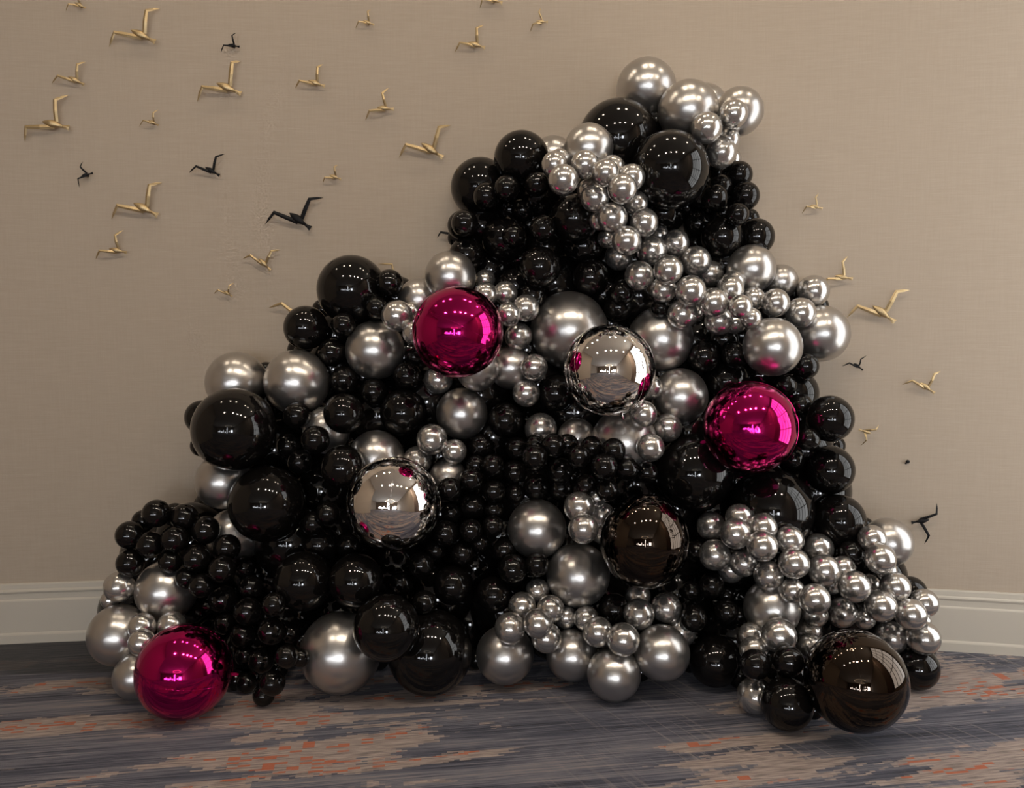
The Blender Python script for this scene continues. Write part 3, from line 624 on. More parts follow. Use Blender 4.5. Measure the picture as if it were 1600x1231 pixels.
(-0.809,3.781,0.572,0.1683,'K','mostly hidden black balloon below left of the lower mirror orb, nearest','half-hidden black balloons inside the wall'),
(0.079,3.865,0.348,0.1737,'K','mostly hidden black balloon left of the central black foil orb, second nearest','half-hidden black balloons inside the wall'),
(-0.103,3.952,1.792,0.1019,'K','mostly hidden black balloon above right of the upper pink orb, second nearest','half-hidden black balloons inside the wall'),
(0.701,3.911,2.048,0.0990,'K',"mostly hidden black balloon below the peak's big black balloon, nearest",'half-hidden black balloons inside the wall'),
(0.810,3.821,1.037,0.1696,'K','mostly hidden black balloon left of the right-hand pink orb','half-hidden black balloons inside the wall'),
(-0.804,3.873,0.179,0.1721,'K','mostly hidden black balloon below left of the lower mirror orb, farthest','half-hidden black balloons inside the wall'),
(1.214,3.782,0.440,0.1661,'K','mostly hidden black balloon below the lower right big black balloon','half-hidden black balloons inside the wall'),
(-0.837,3.913,1.329,0.1370,'K',"mostly hidden black balloon below the left shoulder's big black balloon, second nearest",'half-hidden black balloons inside the wall'),
(1.077,3.241,0.116,0.1121,'K','mostly hidden black balloon left of the black foil orb on the carpet, nearest','half-hidden black balloons inside the wall'),
(-0.043,3.947,1.181,0.1036,'K','mostly hidden black balloon below right of the upper pink orb','half-hidden black balloons inside the wall'),
(0.156,3.940,1.898,0.1012,'K','mostly hidden black balloon above right of the upper pink orb, fourth nearest','half-hidden black balloons inside the wall'),
(-1.765,3.829,0.200,0.1642,'K','mostly hidden black balloon above left of the floor-level pink orb','half-hidden black balloons inside the wall'),
(1.491,3.751,0.496,0.1629,'K','mostly hidden black balloon below right of the lower right big black balloon, farthest','half-hidden black balloons inside the wall'),
(-0.336,3.873,0.928,0.1737,'K','mostly hidden black balloon above right of the lower mirror orb','half-hidden black balloons inside the wall'),
(1.327,3.770,0.967,0.1304,'K','mostly hidden black balloon below right of the right-hand pink orb','half-hidden black balloons inside the wall'),
(-1.470,3.778,0.549,0.1643,'K',"mostly hidden black balloon below the left edge's big black balloon, farthest",'half-hidden black balloons inside the wall'),
(0.841,3.857,1.450,0.1345,'K','mostly hidden black balloon right of the upper mirror orb, farthest','half-hidden black balloons inside the wall'),
(0.989,3.586,0.161,0.1580,'K','mostly hidden black balloon left of the black foil orb on the carpet, farthest','half-hidden black balloons inside the wall'),
(1.149,3.866,1.301,0.0991,'K','mostly hidden black balloon above the right-hand pink orb, nearest','half-hidden black balloons inside the wall'),
(0.060,3.905,1.419,0.1379,'K','mostly hidden black balloon right of the upper pink orb','half-hidden black balloons inside the wall'),
(0.259,3.856,0.499,0.1733,'K','mostly hidden black balloon left of the central black foil orb, nearest','half-hidden black balloons inside the wall'),
(-0.144,3.952,1.994,0.1011,'K','mostly hidden black balloon above the upper pink orb, farthest','half-hidden black balloons inside the wall'),
(0.433,3.929,1.677,0.1015,'K','mostly hidden black balloon above the upper mirror orb, second nearest','half-hidden black balloons inside the wall'),
(0.456,3.855,2.103,0.1667,'K',"mostly hidden black balloon below left of the peak's big black balloon",'half-hidden black balloons inside the wall'),
(-0.980,3.643,0.571,0.1612,'K','mostly hidden black balloon left of the lower mirror orb, farthest','half-hidden black balloons inside the wall'),
(0.067,3.945,1.077,0.1037,'K','mostly hidden black balloon below left of the upper mirror orb, farthest','half-hidden black balloons inside the wall'),
(1.346,3.769,0.202,0.1645,'K','mostly hidden black balloon above left of the black foil orb on the carpet, farthest','half-hidden black balloons inside the wall'),
(0.112,3.831,1.262,0.1358,'K','mostly hidden black balloon left of the upper mirror orb','half-hidden black balloons inside the wall'),
(-0.330,3.779,0.680,0.1697,'K','mostly hidden black balloon right of the lower mirror orb, nearest','half-hidden black balloons inside the wall'),
(-0.836,3.950,1.485,0.1018,'K',"mostly hidden black balloon below the left shoulder's big black balloon, nearest",'half-hidden black balloons inside the wall'),
(1.655,3.703,0.397,0.1264,'K','mostly hidden black balloon above the black foil orb on the carpet, farthest','half-hidden black balloons inside the wall'),
(0.995,3.884,1.816,0.0985,'K',"mostly hidden black balloon below right of the peak's big black balloon, farthest",'half-hidden black balloons inside the wall'),
(0.967,3.413,0.065,0.0620,'K','mostly hidden black balloon left of the black foil orb on the carpet, second nearest','half-hidden black balloons inside the wall'),
(0.200,3.737,0.171,0.1675,'K','mostly hidden black balloon below left of the central black foil orb, third nearest','half-hidden black balloons inside the wall'),
(-0.512,3.917,1.383,0.1379,'K','mostly hidden black balloon below left of the upper pink orb, nearest','half-hidden black balloons inside the wall'),
(-0.006,3.978,2.075,0.0716,'K','mostly hidden black balloon above right of the upper pink orb, farthest','half-hidden black balloons inside the wall'),
(0.875,3.928,2.132,0.0696,'K',"mostly hidden black balloon below right of the peak's big black balloon, nearest",'half-hidden black balloons inside the wall'),
(0.058,3.746,0.770,0.1685,'K','mostly hidden black balloon left of the central black foil orb, farthest','half-hidden black balloons inside the wall'),
(1.067,3.839,1.485,0.1328,'K','mostly hidden black balloon above the right-hand pink orb, second nearest','half-hidden black balloons inside the wall'),
(1.765,3.633,0.126,0.1229,'K','mostly hidden black balloon above right of the black foil orb on the carpet, nearest','half-hidden black balloons inside the wall'),
(0.987,3.916,2.049,0.0695,'K',"mostly hidden black balloon below right of the peak's big black balloon, fourth nearest",'half-hidden black balloons inside the wall'),
(-1.150,3.901,1.167,0.1357,'K',"mostly hidden black balloon above right of the left edge's big black balloon, nearest",'half-hidden black balloons inside the wall'),
(0.441,3.961,1.834,0.0718,'K','mostly hidden black balloon above the upper mirror orb, farthest','half-hidden black balloons inside the wall'),
(0.847,3.732,0.100,0.0969,'K','mostly hidden black balloon below right of the central black foil orb, farthest','half-hidden black balloons inside the wall'),
(0.604,3.651,0.166,0.1626,'K','mostly hidden black balloon below the central black foil orb, nearest','half-hidden black balloons inside the wall'),
(0.860,3.952,1.917,0.0472,'K',"mostly hidden black balloon below the peak's big black balloon, third nearest",'half-hidden black balloons inside the wall'),
(0.573,3.916,1.836,0.1003,'K',"mostly hidden black balloon below the peak's big black balloon, farthest",'half-hidden black balloons inside the wall'),
(0.042,3.977,1.848,0.0723,'K','mostly hidden black balloon above right of the upper pink orb, third nearest','half-hidden black balloons inside the wall'),
(-1.421,3.928,0.654,0.1005,'K',"mostly hidden black balloon below the left edge's big black balloon, nearest",'half-hidden black balloons inside the wall'),
(-1.161,3.397,0.044,0.0408,'K','mostly hidden black balloon right of the floor-level pink orb, nearest','half-hidden black balloons inside the wall'),
(-0.047,3.744,0.581,0.1336,'K','mostly hidden black balloon right of the lower mirror orb, farthest','half-hidden black balloons inside the wall'),
(1.032,3.752,0.828,0.1314,'K','mostly hidden black balloon above left of the lower right big black balloon','half-hidden black balloons inside the wall'),
(-0.544,3.953,1.660,0.1020,'K',"mostly hidden black balloon right of the left shoulder's big black balloon",'half-hidden black balloons inside the wall'),
(1.264,3.855,1.562,0.0977,'K','mostly hidden black balloon above the right-hand pink orb, third nearest','half-hidden black balloons inside the wall'),
(-0.340,3.674,0.317,0.1646,'K','mostly hidden black balloon below right of the lower mirror orb, second nearest','half-hidden black balloons inside the wall'),
(0.661,3.916,2.444,0.0972,'K',"mostly hidden black balloon above the peak's big black balloon",'half-hidden black balloons inside the wall'),
(0.763,3.868,1.662,0.1343,'K','mostly hidden black balloon above right of the upper mirror orb','half-hidden black balloons inside the wall'),
(0.457,3.924,1.539,0.1017,'K','mostly hidden black balloon above the upper mirror orb, nearest','half-hidden black balloons inside the wall'),
(-1.016,3.512,0.046,0.0425,'K','mostly hidden black balloon right of the floor-level pink orb, farthest','half-hidden black balloons inside the wall'),
(0.989,3.675,0.516,0.1626,'K','mostly hidden black balloon below left of the lower right big black balloon','half-hidden black balloons inside the wall'),
(0.899,3.889,1.270,0.1005,'K','mostly hidden black balloon above left of the right-hand pink orb','half-hidden black balloons inside the wall'),
(0.901,3.927,2.331,0.0689,'K',"mostly hidden black balloon above right of the peak's big black balloon",'half-hidden black balloons inside the wall'),
(0.085,3.978,2.003,0.0718,'K','mostly hidden black balloon above right of the upper pink orb, fifth nearest','half-hidden black balloons inside the wall'),
(-0.924,3.910,1.148,0.1370,'K',"mostly hidden black balloon right of the left edge's big black balloon",'half-hidden black balloons inside the wall'),
(-0.908,4.009,1.607,0.0484,'K',"mostly hidden black balloon below left of the left shoulder's big black balloon, nearest",'half-hidden black balloons inside the wall'),
(-1.028,4.005,1.417,0.0484,'K',"mostly hidden black balloon below left of the left shoulder's big black balloon, farthest",'half-hidden black balloons inside the wall'),
(0.698,3.871,1.301,0.1360,'K','mostly hidden black balloon right of the upper mirror orb, nearest','half-hidden black balloons inside the wall'),
(-0.148,3.825,1.215,0.1357,'K','mostly hidden black balloon below the upper pink orb, nearest','half-hidden black balloons inside the wall'),
(0.817,3.959,2.084,0.0470,'K',"mostly hidden black balloon below right of the peak's big black balloon, second nearest",'half-hidden black balloons inside the wall'),
(-0.685,3.955,1.551,0.1021,'K',"mostly hidden black balloon below right of the left shoulder's big black balloon",'half-hidden black balloons inside the wall'),
(-0.160,3.607,0.048,0.0445,'K','mostly hidden black balloon below right of the lower mirror orb, farthest','half-hidden black balloons inside the wall'),
(-0.770,3.912,0.971,0.1380,'K','mostly hidden black balloon above left of the lower mirror orb','half-hidden black balloons inside the wall'),
(1.313,3.904,1.682,0.0463,'K','mostly hidden black balloon above the right-hand pink orb, farthest','half-hidden black balloons inside the wall'),
(-0.593,3.607,0.048,0.0442,'K','mostly hidden black balloon below the lower mirror orb, farthest','half-hidden black balloons inside the wall'),
(0.379,3.586,0.097,0.0938,'K','mostly hidden black balloon below left of the central black foil orb, second nearest','half-hidden black balloons inside the wall'),
(0.247,3.969,2.145,0.0711,'K',"mostly hidden black balloon left of the peak's big black balloon, nearest",'half-hidden black balloons inside the wall'),
(0.787,3.582,0.046,0.0437,'K','mostly hidden black balloon below the central black foil orb, second nearest','half-hidden black balloons inside the wall'),
(1.168,3.131,0.041,0.0373,'K','mostly hidden black balloon below left of the black foil orb on the carpet','half-hidden black balloons inside the wall'),
(1.338,3.846,1.100,0.0982,'K','mostly hidden black balloon right of the right-hand pink orb, nearest','half-hidden black balloons inside the wall'),
(1.236,3.528,0.125,0.1220,'K','mostly hidden black balloon above left of the black foil orb on the carpet, nearest','half-hidden black balloons inside the wall'),
(1.104,3.930,2.027,0.0463,'K',"mostly hidden black balloon below right of the peak's big black balloon, fifth nearest",'half-hidden black balloons inside the wall'),
(1.656,3.858,0.584,0.0459,'K','mostly hidden black balloon right of the lower right big black balloon','half-hidden black balloons inside the wall'),
(1.514,3.876,0.970,0.0463,'K','mostly hidden black balloon right of the right-hand pink orb, farthest','half-hidden black balloons inside the wall'),
(-1.182,3.997,1.307,0.0482,'K',"mostly hidden black balloon above right of the left edge's big black balloon, farthest",'half-hidden black balloons inside the wall'),
(-1.314,3.639,0.129,0.1257,'K','mostly hidden black balloon above right of the floor-level pink orb, nearest','half-hidden black balloons inside the wall'),
(-1.082,3.437,0.044,0.0414,'K','mostly hidden black balloon right of the floor-level pink orb, third nearest','half-hidden black balloons inside the wall'),
(1.692,3.587,0.288,0.1218,'K','mostly hidden black balloon above right of the black foil orb on the carpet, farthest','half-hidden black balloons inside the wall'),
(1.004,3.881,1.633,0.0990,'K','mostly hidden black balloon above the right-hand pink orb, fifth nearest','half-hidden black balloons inside the wall'),
(0.552,3.487,0.045,0.0427,'K','mostly hidden black balloon below the central black foil orb, farthest','half-hidden black balloons inside the wall'),
(-0.691,3.866,1.295,0.1004,'K',"mostly hidden black balloon below the left shoulder's big black balloon, farthest",'half-hidden black balloons inside the wall'),
(-0.023,3.669,0.260,0.1647,'K','mostly hidden black balloon below left of the central black foil orb, farthest','half-hidden black balloons inside the wall'),
(1.015,3.938,2.134,0.0463,'K',"mostly hidden black balloon below right of the peak's big black balloon, third nearest",'half-hidden black balloons inside the wall'),
(1.324,3.700,0.592,0.1282,'K','mostly hidden black balloon below right of the lower right big black balloon, nearest','half-hidden black balloons inside the wall'),
(-0.060,3.909,1.616,0.1373,'K','mostly hidden black balloon above right of the upper pink orb, nearest','half-hidden black balloons inside the wall'),
(1.158,3.820,1.590,0.0685,'K','mostly hidden black balloon above the right-hand pink orb, fourth nearest','half-hidden black balloons inside the wall'),
(1.239,3.854,0.876,0.0991,'K','mostly hidden black balloon above the lower right big black balloon','half-hidden black balloons inside the wall'),
(1.423,3.890,1.622,0.0460,'K','mostly hidden black balloon above right of the right-hand pink orb','half-hidden black balloons inside the wall'),
(0.736,3.747,0.711,0.1325,'K','mostly hidden black balloon above right of the central black foil orb','half-hidden black balloons inside the wall'),
(0.625,3.949,1.946,0.0710,'K',"mostly hidden black balloon below the peak's big black balloon, second nearest",'half-hidden black balloons inside the wall'),
(-0.960,3.955,1.406,0.0719,'K',"mostly hidden black balloon below left of the left shoulder's big black balloon, second nearest",'half-hidden black balloons inside the wall'),
(1.180,3.919,1.676,0.0467,'K','mostly hidden black balloon above the right-hand pink orb, sixth nearest','half-hidden black balloons inside the wall'),
(-0.167,3.897,1.711,0.0711,'K','mostly hidden black balloon above the upper pink orb, nearest','half-hidden black balloons inside the wall'),
]
BIRDS = [
(-1.9958,3.9925,3.0040,-0.10553,'g',[(-0.0670,-0.0259),(-0.0478,-0.0005),(-0.0235,0.0119),(0.0235,-0.0119),(-0.0087,0.0326),(0.0064,0.0589)],'small gold bird at the top edge of the picture, far left'),
(-1.7200,4.0190,2.8759,-0.08629,'g',[(-0.1573,-0.0520),(-0.1261,0.0086),(-0.0540,0.0253),(0.0540,-0.0253),(0.0207,0.1115),(0.0760,0.1288)],'large gold bird near the top edge, second from the left at the top'),
(-2.0251,3.9894,2.6636,-0.10758,'g',[(-0.1119,-0.0143),(-0.0770,0.0172),(-0.0347,0.0172),(0.0347,-0.0172),(0.0111,0.0722),(0.0414,0.0891)],'medium gold bird between the far left large gold bird and the top edge'),
(-2.1226,3.9785,2.4610,-0.11439,'g',[(-0.1420,-0.0796),(-0.1283,-0.0167),(-0.0587,0.0129),(0.0587,-0.0129),(0.0041,0.1106),(0.0573,0.1384)],'large gold bird closest to the left edge of the picture'),
(-1.6868,4.0219,2.4804,-0.08398,'g',[(-0.0677,-0.0191),(-0.0428,0.0079),(-0.0224,0.0113),(0.0224,-0.0113),(0.0036,0.0424),(0.0223,0.0634)],'small gold bird between two large gold birds and above the tilted small black bird'),
(-1.3076,4.0487,2.8417,-0.05758,'k',[(-0.0635,-0.0319),(-0.0448,-0.0023),(-0.0266,0.0053),(0.0266,-0.0053),(-0.0050,0.0423),(0.0099,0.0618)],'small black bird nearest the top edge of the wall'),
(-1.3353,4.0471,2.6450,-0.05951,'g',[(-0.1502,-0.0605),(-0.1208,0.0018),(-0.0554,0.0236),(0.0554,-0.0236),(0.0196,0.1160),(0.0537,0.1284)],'large gold bird directly below the topmost small black bird'),
(-0.9252,4.0657,2.6740,-0.03100,'g',[(-0.1027,-0.0218),(-0.0788,0.0080),(-0.0384,0.0134),(0.0384,-0.0134),(0.0065,0.0720),(0.0305,0.0904)],'medium gold bird right of the large gold bird below the topmost black bird'),
(-0.6760,4.0713,2.9544,-0.01369,'g',[(-0.0629,-0.0236),(-0.0460,0.0017),(-0.0255,0.0097),(0.0255,-0.0097),(-0.0027,0.0487),(0.0116,0.0619)],'small gold bird high on the wall above the medium upward-winged gold bird'),
(-0.0789,4.0671,3.0541,0.02777,'g',[(-0.0709,-0.0314),(-0.0587,0.0035),(-0.0346,0.0120),(0.0346,-0.0120),(-0.0165,0.0613),(0.0046,0.0814)],'gold bird mostly cut off by the top edge, only a wing tip showing'),
(-0.1658,4.0692,2.8518,0.02173,'g',[(-0.1039,-0.0297),(-0.0783,0.0076),(-0.0390,0.0132),(0.0390,-0.0132),(0.0005,0.0745),(0.0329,0.0927)],'medium gold bird just below the bird cut off by the top edge'),
(0.1427,4.0592,2.9549,0.04316,'g',[(-0.0559,-0.0439),(-0.0427,-0.0148),(-0.0271,0.0022),(0.0271,-0.0022),(-0.0151,0.0411),(-0.0050,0.0642)],'small gold bird highest and farthest right of the left flock'),
(-0.6009,4.0721,2.5603,-0.00848,'g',[(-0.0968,-0.0541),(-0.0744,-0.0142),(-0.0393,0.0038),(0.0393,-0.0038),(-0.0134,0.0674),(0.0167,0.0977)],'medium gold bird with raised wing above the large gold bird beside the balloons'),
(-0.3797,4.0723,2.3635,0.00688,'g',[(-0.1597,-0.0321),(-0.1247,0.0248),(-0.0501,0.0338),(0.0501,-0.0338),(0.0345,0.1062),(0.0898,0.1201)],'large gold bird closest to the upper left slope of the balloons'),
(-1.9931,3.9928,2.2363,-0.10534,'k',[(-0.0391,-0.0596),(-0.0377,-0.0221),(-0.0269,-0.0072),(0.0269,0.0072),(-0.0254,0.0329),(-0.0195,0.0607)],'small black bird tilted upright near the left edge'),
(-1.4214,4.0417,2.2598,-0.06550,'k',[(-0.1122,-0.0077),(-0.0727,0.0211),(-0.0328,0.0190),(0.0328,-0.0190),(0.0210,0.0665),(0.0580,0.0839)],'medium black bird left of the large black bird'),
(-1.7341,4.0178,2.0792,-0.08728,'g',[(-0.1594,-0.0466),(-0.1252,0.0146),(-0.0541,0.0281),(0.0541,-0.0281),(0.0244,0.1114),(0.0758,0.1264)],'large gold bird below the tilted small black bird'),
(-1.8667,4.0056,1.8845,-0.09652,'g',[(-0.1048,-0.0391),(-0.0798,-0.0018),(-0.0400,0.0088),(0.0400,-0.0088),(-0.0077,0.0716),(0.0251,0.0968)],'medium gold bird lowest at the far left'),
(-1.0148,4.0626,2.0315,-0.03723,'k',[(-0.1677,-0.0160),(-0.1207,0.0374),(-0.0493,0.0361),(0.0493,-0.0361),(0.0490,0.1018),(0.1105,0.1111)],'large black bird with wide spread wings above the left shoulder of balloons'),
(-0.8444,4.0680,2.2377,-0.02539,'g',[(-0.0612,-0.0268),(-0.0484,-0.0035),(-0.0269,0.0104),(0.0269,-0.0104),(-0.0020,0.0462),(0.0119,0.0598)],'small gold bird just above the large black bird'),
(-1.1874,4.0552,1.8244,-0.04923,'g',[(-0.1046,0.0269),(-0.0647,0.0423),(-0.0264,0.0273),(0.0264,-0.0273),(0.0359,0.0628),(0.0754,0.0703)],'medium bright gold bird directly below the large black bird'),
(-1.3647,4.0453,1.6843,-0.06155,'g',[(-0.0685,-0.0008),(-0.0430,0.0176),(-0.0194,0.0137),(0.0194,-0.0137),(0.0098,0.0375),(0.0283,0.0528)],'smallest gold bird low on the left, below the bright gold bird'),
(-1.0098,4.0628,1.5708,-0.03688,'g',[(-0.1646,0.0459),(-0.0993,0.0675),(-0.0347,0.0277),(0.0347,-0.0277),(0.0141,0.0185),(0.0511,0.0339)],'gold bird with one wing showing behind the left shoulder black balloons'),
(-0.5712,4.0723,1.7539,-0.00642,'g',[(-0.0762,0.0749),(-0.0054,0.0719),(-0.0151,0.0260),(0.0151,-0.0260),(-0.0094,-0.0107),(-0.0310,-0.0107)],"dark gold bird peeking out behind the left shoulder's big black balloon"),
(-0.2592,4.0709,1.9689,0.01524,'k',[(-0.1001,-0.0151),(-0.0815,0.0092),(-0.0292,0.0122),(0.0292,-0.0122),(-0.0013,0.0486),(0.0203,0.0637)],'black bird with one wing showing left of the upper black balloons'),
(1.4180,3.9472,2.0801,0.13208,'g',[(-0.0645,-0.0293),(-0.0466,0.0018),(-0.0267,0.0084),(0.0267,-0.0084),(-0.0075,0.0420),(0.0094,0.0636)],'small gold bird highest on the right part of the wall'),
(1.5474,3.9294,1.7542,0.14115,'g',[(-0.0972,-0.0365),(-0.0727,-0.0065),(-0.0391,0.0074),(0.0391,-0.0074),(-0.0100,0.0706),(0.0162,0.0983)],'medium gold bird touching the end of the upper silver garland'),
(1.7280,3.9025,1.5844,0.15383,'g',[(-0.1608,-0.0159),(-0.1196,0.0362),(-0.0489,0.0371),(0.0489,-0.0371),(0.0500,0.1025),(0.1109,0.1096)],'large gold bird on the right part of the wall'),
(1.6233,3.9184,1.3395,0.14648,'k',[(-0.0715,0.0008),(-0.0433,0.0171),(-0.0204,0.0154),(0.0204,-0.0154),(0.0075,0.0353),(0.0366,0.0522)],'small black bird below the large gold bird on the right'),
(1.9265,3.8703,1.2431,0.16779,'g',[(-0.1088,0.0137),(-0.0692,0.0340),(-0.0310,0.0234),(0.0310,-0.0234),(0.0257,0.0654),(0.0569,0.0775)],'medium gold bird farthest right on the wall'),
(1.6614,3.9127,1.0354,0.14916,'g',[(-0.0139,-0.0669),(0.0053,-0.0392),(0.0278,-0.0086),(-0.0278,0.0086),(0.0472,0.0114),(0.0630,0.0322)],'small gold bird diving right beside the right edge black balloons'),
(1.9165,3.8720,0.6174,0.16709,'k',[(0.0246,-0.1080),(0.0371,-0.0648),(0.0390,0.0082),(-0.0390,-0.0082),(0.0670,0.0396),(0.0720,0.0869)],'black bird with vertical wings low on the right wall'),
]
PIN = (1.8594,3.8816,0.8941,0.16307)

# ------------------------------------------------------------------ room shell
WC = (-0.4788, -10.3293, 14.4019)      # gently curved display wall: centre and radius
def wall_xy(th, off=0.0):
    return (WC[0] + (WC[2]-off)*math.sin(th), WC[1] + (WC[2]-off)*math.cos(th))
def wall_th(x): return math.asin((x - WC[0]) / WC[2])
XL, XR, CEIL = -3.7, 3.06, 4.25

def sweep(name, prof, mat, x0, x1, n=72):
    """prof: list of (offset into the room, z) closed with the wall side"""
    a0, a1 = wall_th(x0), wall_th(x1); v = []; f = []; m = len(prof)
    for k in range(n+1):
        th = a0 + (a1-a0)*k/n
        for (o, z) in prof:
            x, y = wall_xy(th, o); v.append((x, y, z))
    for k in range(n):
        for j in range(m):
            j2 = (j+1) % m
            f.append((k*m+j, (k+1)*m+j, (k+1)*m+j2, k*m+j2))
    f.append(tuple(range(m))); f.append(tuple(n*m+i for i in reversed(range(m))))
    o = bpy.data.objects.new(name, mesh_from(name, v, f, mat))
    bm = bmesh.new(); bm.from_mesh(o.data); bmesh.ops.recalc_face_normals(bm, faces=bm.faces); bm.to_mesh(o.data); bm.free()
    return link(o)

tag(sweep('wall_back', [(0, 0), (0, CEIL), (-0.14, CEIL), (-0.14, 0)], M_WALL, XL, XR), 'beige woven fabric wall behind the balloons', kind='structure')
BP = [(-0.01, 0.0), (-0.01, 0.290), (0.007, 0.290), (0.010, 0.284), (0.011, 0.262), (0.016, 0.257), (0.018, 0.251), (0.015, 0.244),
      (0.013, 0.240), (0.013, 0.214), (0.018, 0.209), (0.0195, 0.204), (0.0195, 0.052), (0.024, 0.046), (0.0265, 0.040), (0.027, 0.0)]
tag(sweep('baseboard_back', BP, M_TRIM, XL, XR), 'tall moulded beige baseboard along the wall', kind='structure')

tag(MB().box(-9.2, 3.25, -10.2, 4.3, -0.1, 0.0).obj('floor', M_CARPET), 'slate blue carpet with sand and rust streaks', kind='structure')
tag(MB().box(-9.2, 3.25, -10.2, 4.3, CEIL, CEIL+0.1).obj('ceiling', M_CEIL), kind='structure')
yl = wall_xy(wall_th(XL))[1]
tag(MB().box(XL-0.15, XL, 0.3, yl, 0, CEIL).obj('wall_left', M_PLAIN), kind='structure')
tag(MB().box(-9.2, XL-0.15, 0.3, 0.45, 0, CEIL).obj('wall_hall_side', M_PLAIN), kind='structure')
tag(MB().box(-9.2, -9.05, -10.2, 0.3, 0, CEIL).obj('wall_hall_left', M_PLAIN), kind='structure')
# right wall with its tall window openings
def wall_with_windows(name, axis, c0, c1, a0, a1, opens, mat):
    """axis 'x': wall plane spans Y (a), at X c0..c1; axis 'y': spans X"""
    mb = MB()
    def put(s0, s1, z0, z1):
        if s1 - s0 < 1e-4 or z1 - z0 < 1e-4: return
        if axis == 'x': mb.box(c0, c1, s0, s1, z0, z1)
        else: mb.box(s0, s1, c0, c1, z0, z1)
    cur = a0
    for (s0, s1, z0, z1) in sorted(opens):
        put(cur, s0, 0, CEIL); put(s0, s1, 0, z0); put(s0, s1, z1, CEIL); cur = s1
    put(cur, a1, 0, CEIL)
    return tag(mb.obj(name, mat), kind='structure')

def window(n, axis, c0, c1, s0, s1, z0, z1, cols, rows, glass, bar=0.035):
    root = bpy.data.objects.new('window_%d' % n, None); link(root); tag(root, kind='structure')
    cm = (c0+c1)/2
    def bx(mb, a0, a1, q0, q1, d0, d1):
        if axis == 'x': mb.box(d0, d1, a0, a1, q0, q1)
        else: mb.box(a0, a1, d0, d1, q0, q1)
        return mb
    fr = MB()
    for (a0, a1, q0, q1) in ((s0, s0+0.05, z0, z1), (s1-0.05, s1, z0, z1), (s0, s1, z0, z0+0.05), (s0, s1, z1-0.05, z1)):
        bx(fr, a0, a1, q0, q1, c0, c1)
    fr.obj('window_frame', M_FRAME, root)
    w = (s1-s0-0.1)/cols; h = (z1-z0-0.1)/rows
    for i in range(1, cols):
        a = s0+0.05+w*i; bx(MB(), a-bar/2, a+bar/2, z0+0.05, z1-0.05, cm-0.03, cm+0.03).obj('mullion', M_FRAME, root)
    for j in range(1, rows):
        q = z0+0.05+h*j; bx(MB(), s0+0.05, s1-0.05, q-bar/2, q+bar/2, cm-0.025, cm+0.025).obj('transom', M_FRAME, root)
    for i in range(cols):
        for j in range(rows):
            bx(MB(), s0+0.05+w*i, s0+0.05+w*(i+1), z0+0.05+h*j, z0+0.05+h*(j+1), cm-0.003, cm+0.003).obj('pane', glass, root)
    return root

side = [(1.95, 3.52, 0.12, 4.0)]
wall_with_windows('wall_right', 'x', XR, XR+0.16, -10.2, 3.75, side, M_PLAIN)
window(1, 'x', XR+0.02, XR+0.12, *side[0], 4, 4, M_DAY, 0.05)
# drawn curtain at the near side of the window
v = []; f = []; n = 60
for k in range(n+1):
    y = 1.15+0.78*k/n; x = XR-0.09+0.035*math.sin(k*0.9)
    v += [(x, y, 0.03), (x, y, 4.1), (x+0.006, y, 4.1), (x+0.006, y, 0.03)]
for k in range(n):
    for q in range(4):
        f.append((k*4+q, k*4+(q+1) % 4, (k+1)*4+(q+1) % 4, (k+1)*4+q))
tag(link(bpy.data.objects.new('curtain', mesh_from('curtain', v, f, M_CURTAIN, True))), 'pale beige curtain drawn beside the tall side window', 'curtain')

# far end of the hall: low bright openings, one tall doorway, an arched window
far_open = [(-6.9, -6.3, 0.9, 1.5), (-5.9, -5.5, 0.8, 1.9), (-4.9, -4.0, 0.7, 1.3), (-3.5, -3.2, 0.7, 2.1), (-2.6, -1.9, 0.7, 1.2), (-1.3, -1.0, 0.05, 3.7), (0.1, 0.4, 0.8, 1.6), (1.0, 2.4, 0.6, 2.2)]
wall_with_windows('wall_far', 'y', -10.2, -10.05, -9.2, XR+0.16, far_open, M_PLAIN)
for i, o in enumerate(far_open):
    window(2+i, 'y', -10.17, -10.08, *o, 2 if o[1]-o[0] > 0.55 else 1, 2, M_FAR, 0.05)

# recessed ceiling spots of the room (seen as highlights on the balloons)
M_RING = simple('spot_trim', (0.5, 0.48, 0.45), 0.4)
SPOTS = [(-2.5, 3.3), (-1.45, 3.35), (-0.8, 3.35), (0.42, 3.35), (0.92, 3.35), (1.95, 3.25),
         (-1.9, 1.0), (-0.45, 1.0), (0.35, 1.0), (1.1, 1.0), (2.3, 1.0)]
def ring_mesh():
    mb = MB().lathe([(0.072, -0.002), (0.076, -0.012), (0.100, -0.010), (0.104, 0.0)], 24)
    return mesh_from('trim_ring', mb.v, mb.f, M_RING, True)
def disc_mesh(mat):
    n = 20; v = [(0.072*math.cos(2*math.pi*k/n), 0.072*math.sin(2*math.pi*k/n), -0.004) for k in range(n)]
    return mesh_from('lamp', v, [tuple(reversed(range(n)))], mat)
rm, lamp_a, lamp_b = ring_mesh(), disc_mesh(M_LAMP_DIM), disc_mesh(M_LAMP)
for (x, y) in SPOTS:
    root = link(bpy.data.objects.new('ceiling_spotlight', None)); root.location = (x, y, CEIL)
    tag(root, 'round recessed ceiling spotlight in the beige ceiling', 'ceiling light', 'recessed ceiling spotlights')
    link(bpy.data.objects.new('trim_ring', rm), root); link(bpy.data.objects.new('lamp', lamp_a if y > 3 else lamp_b), root)
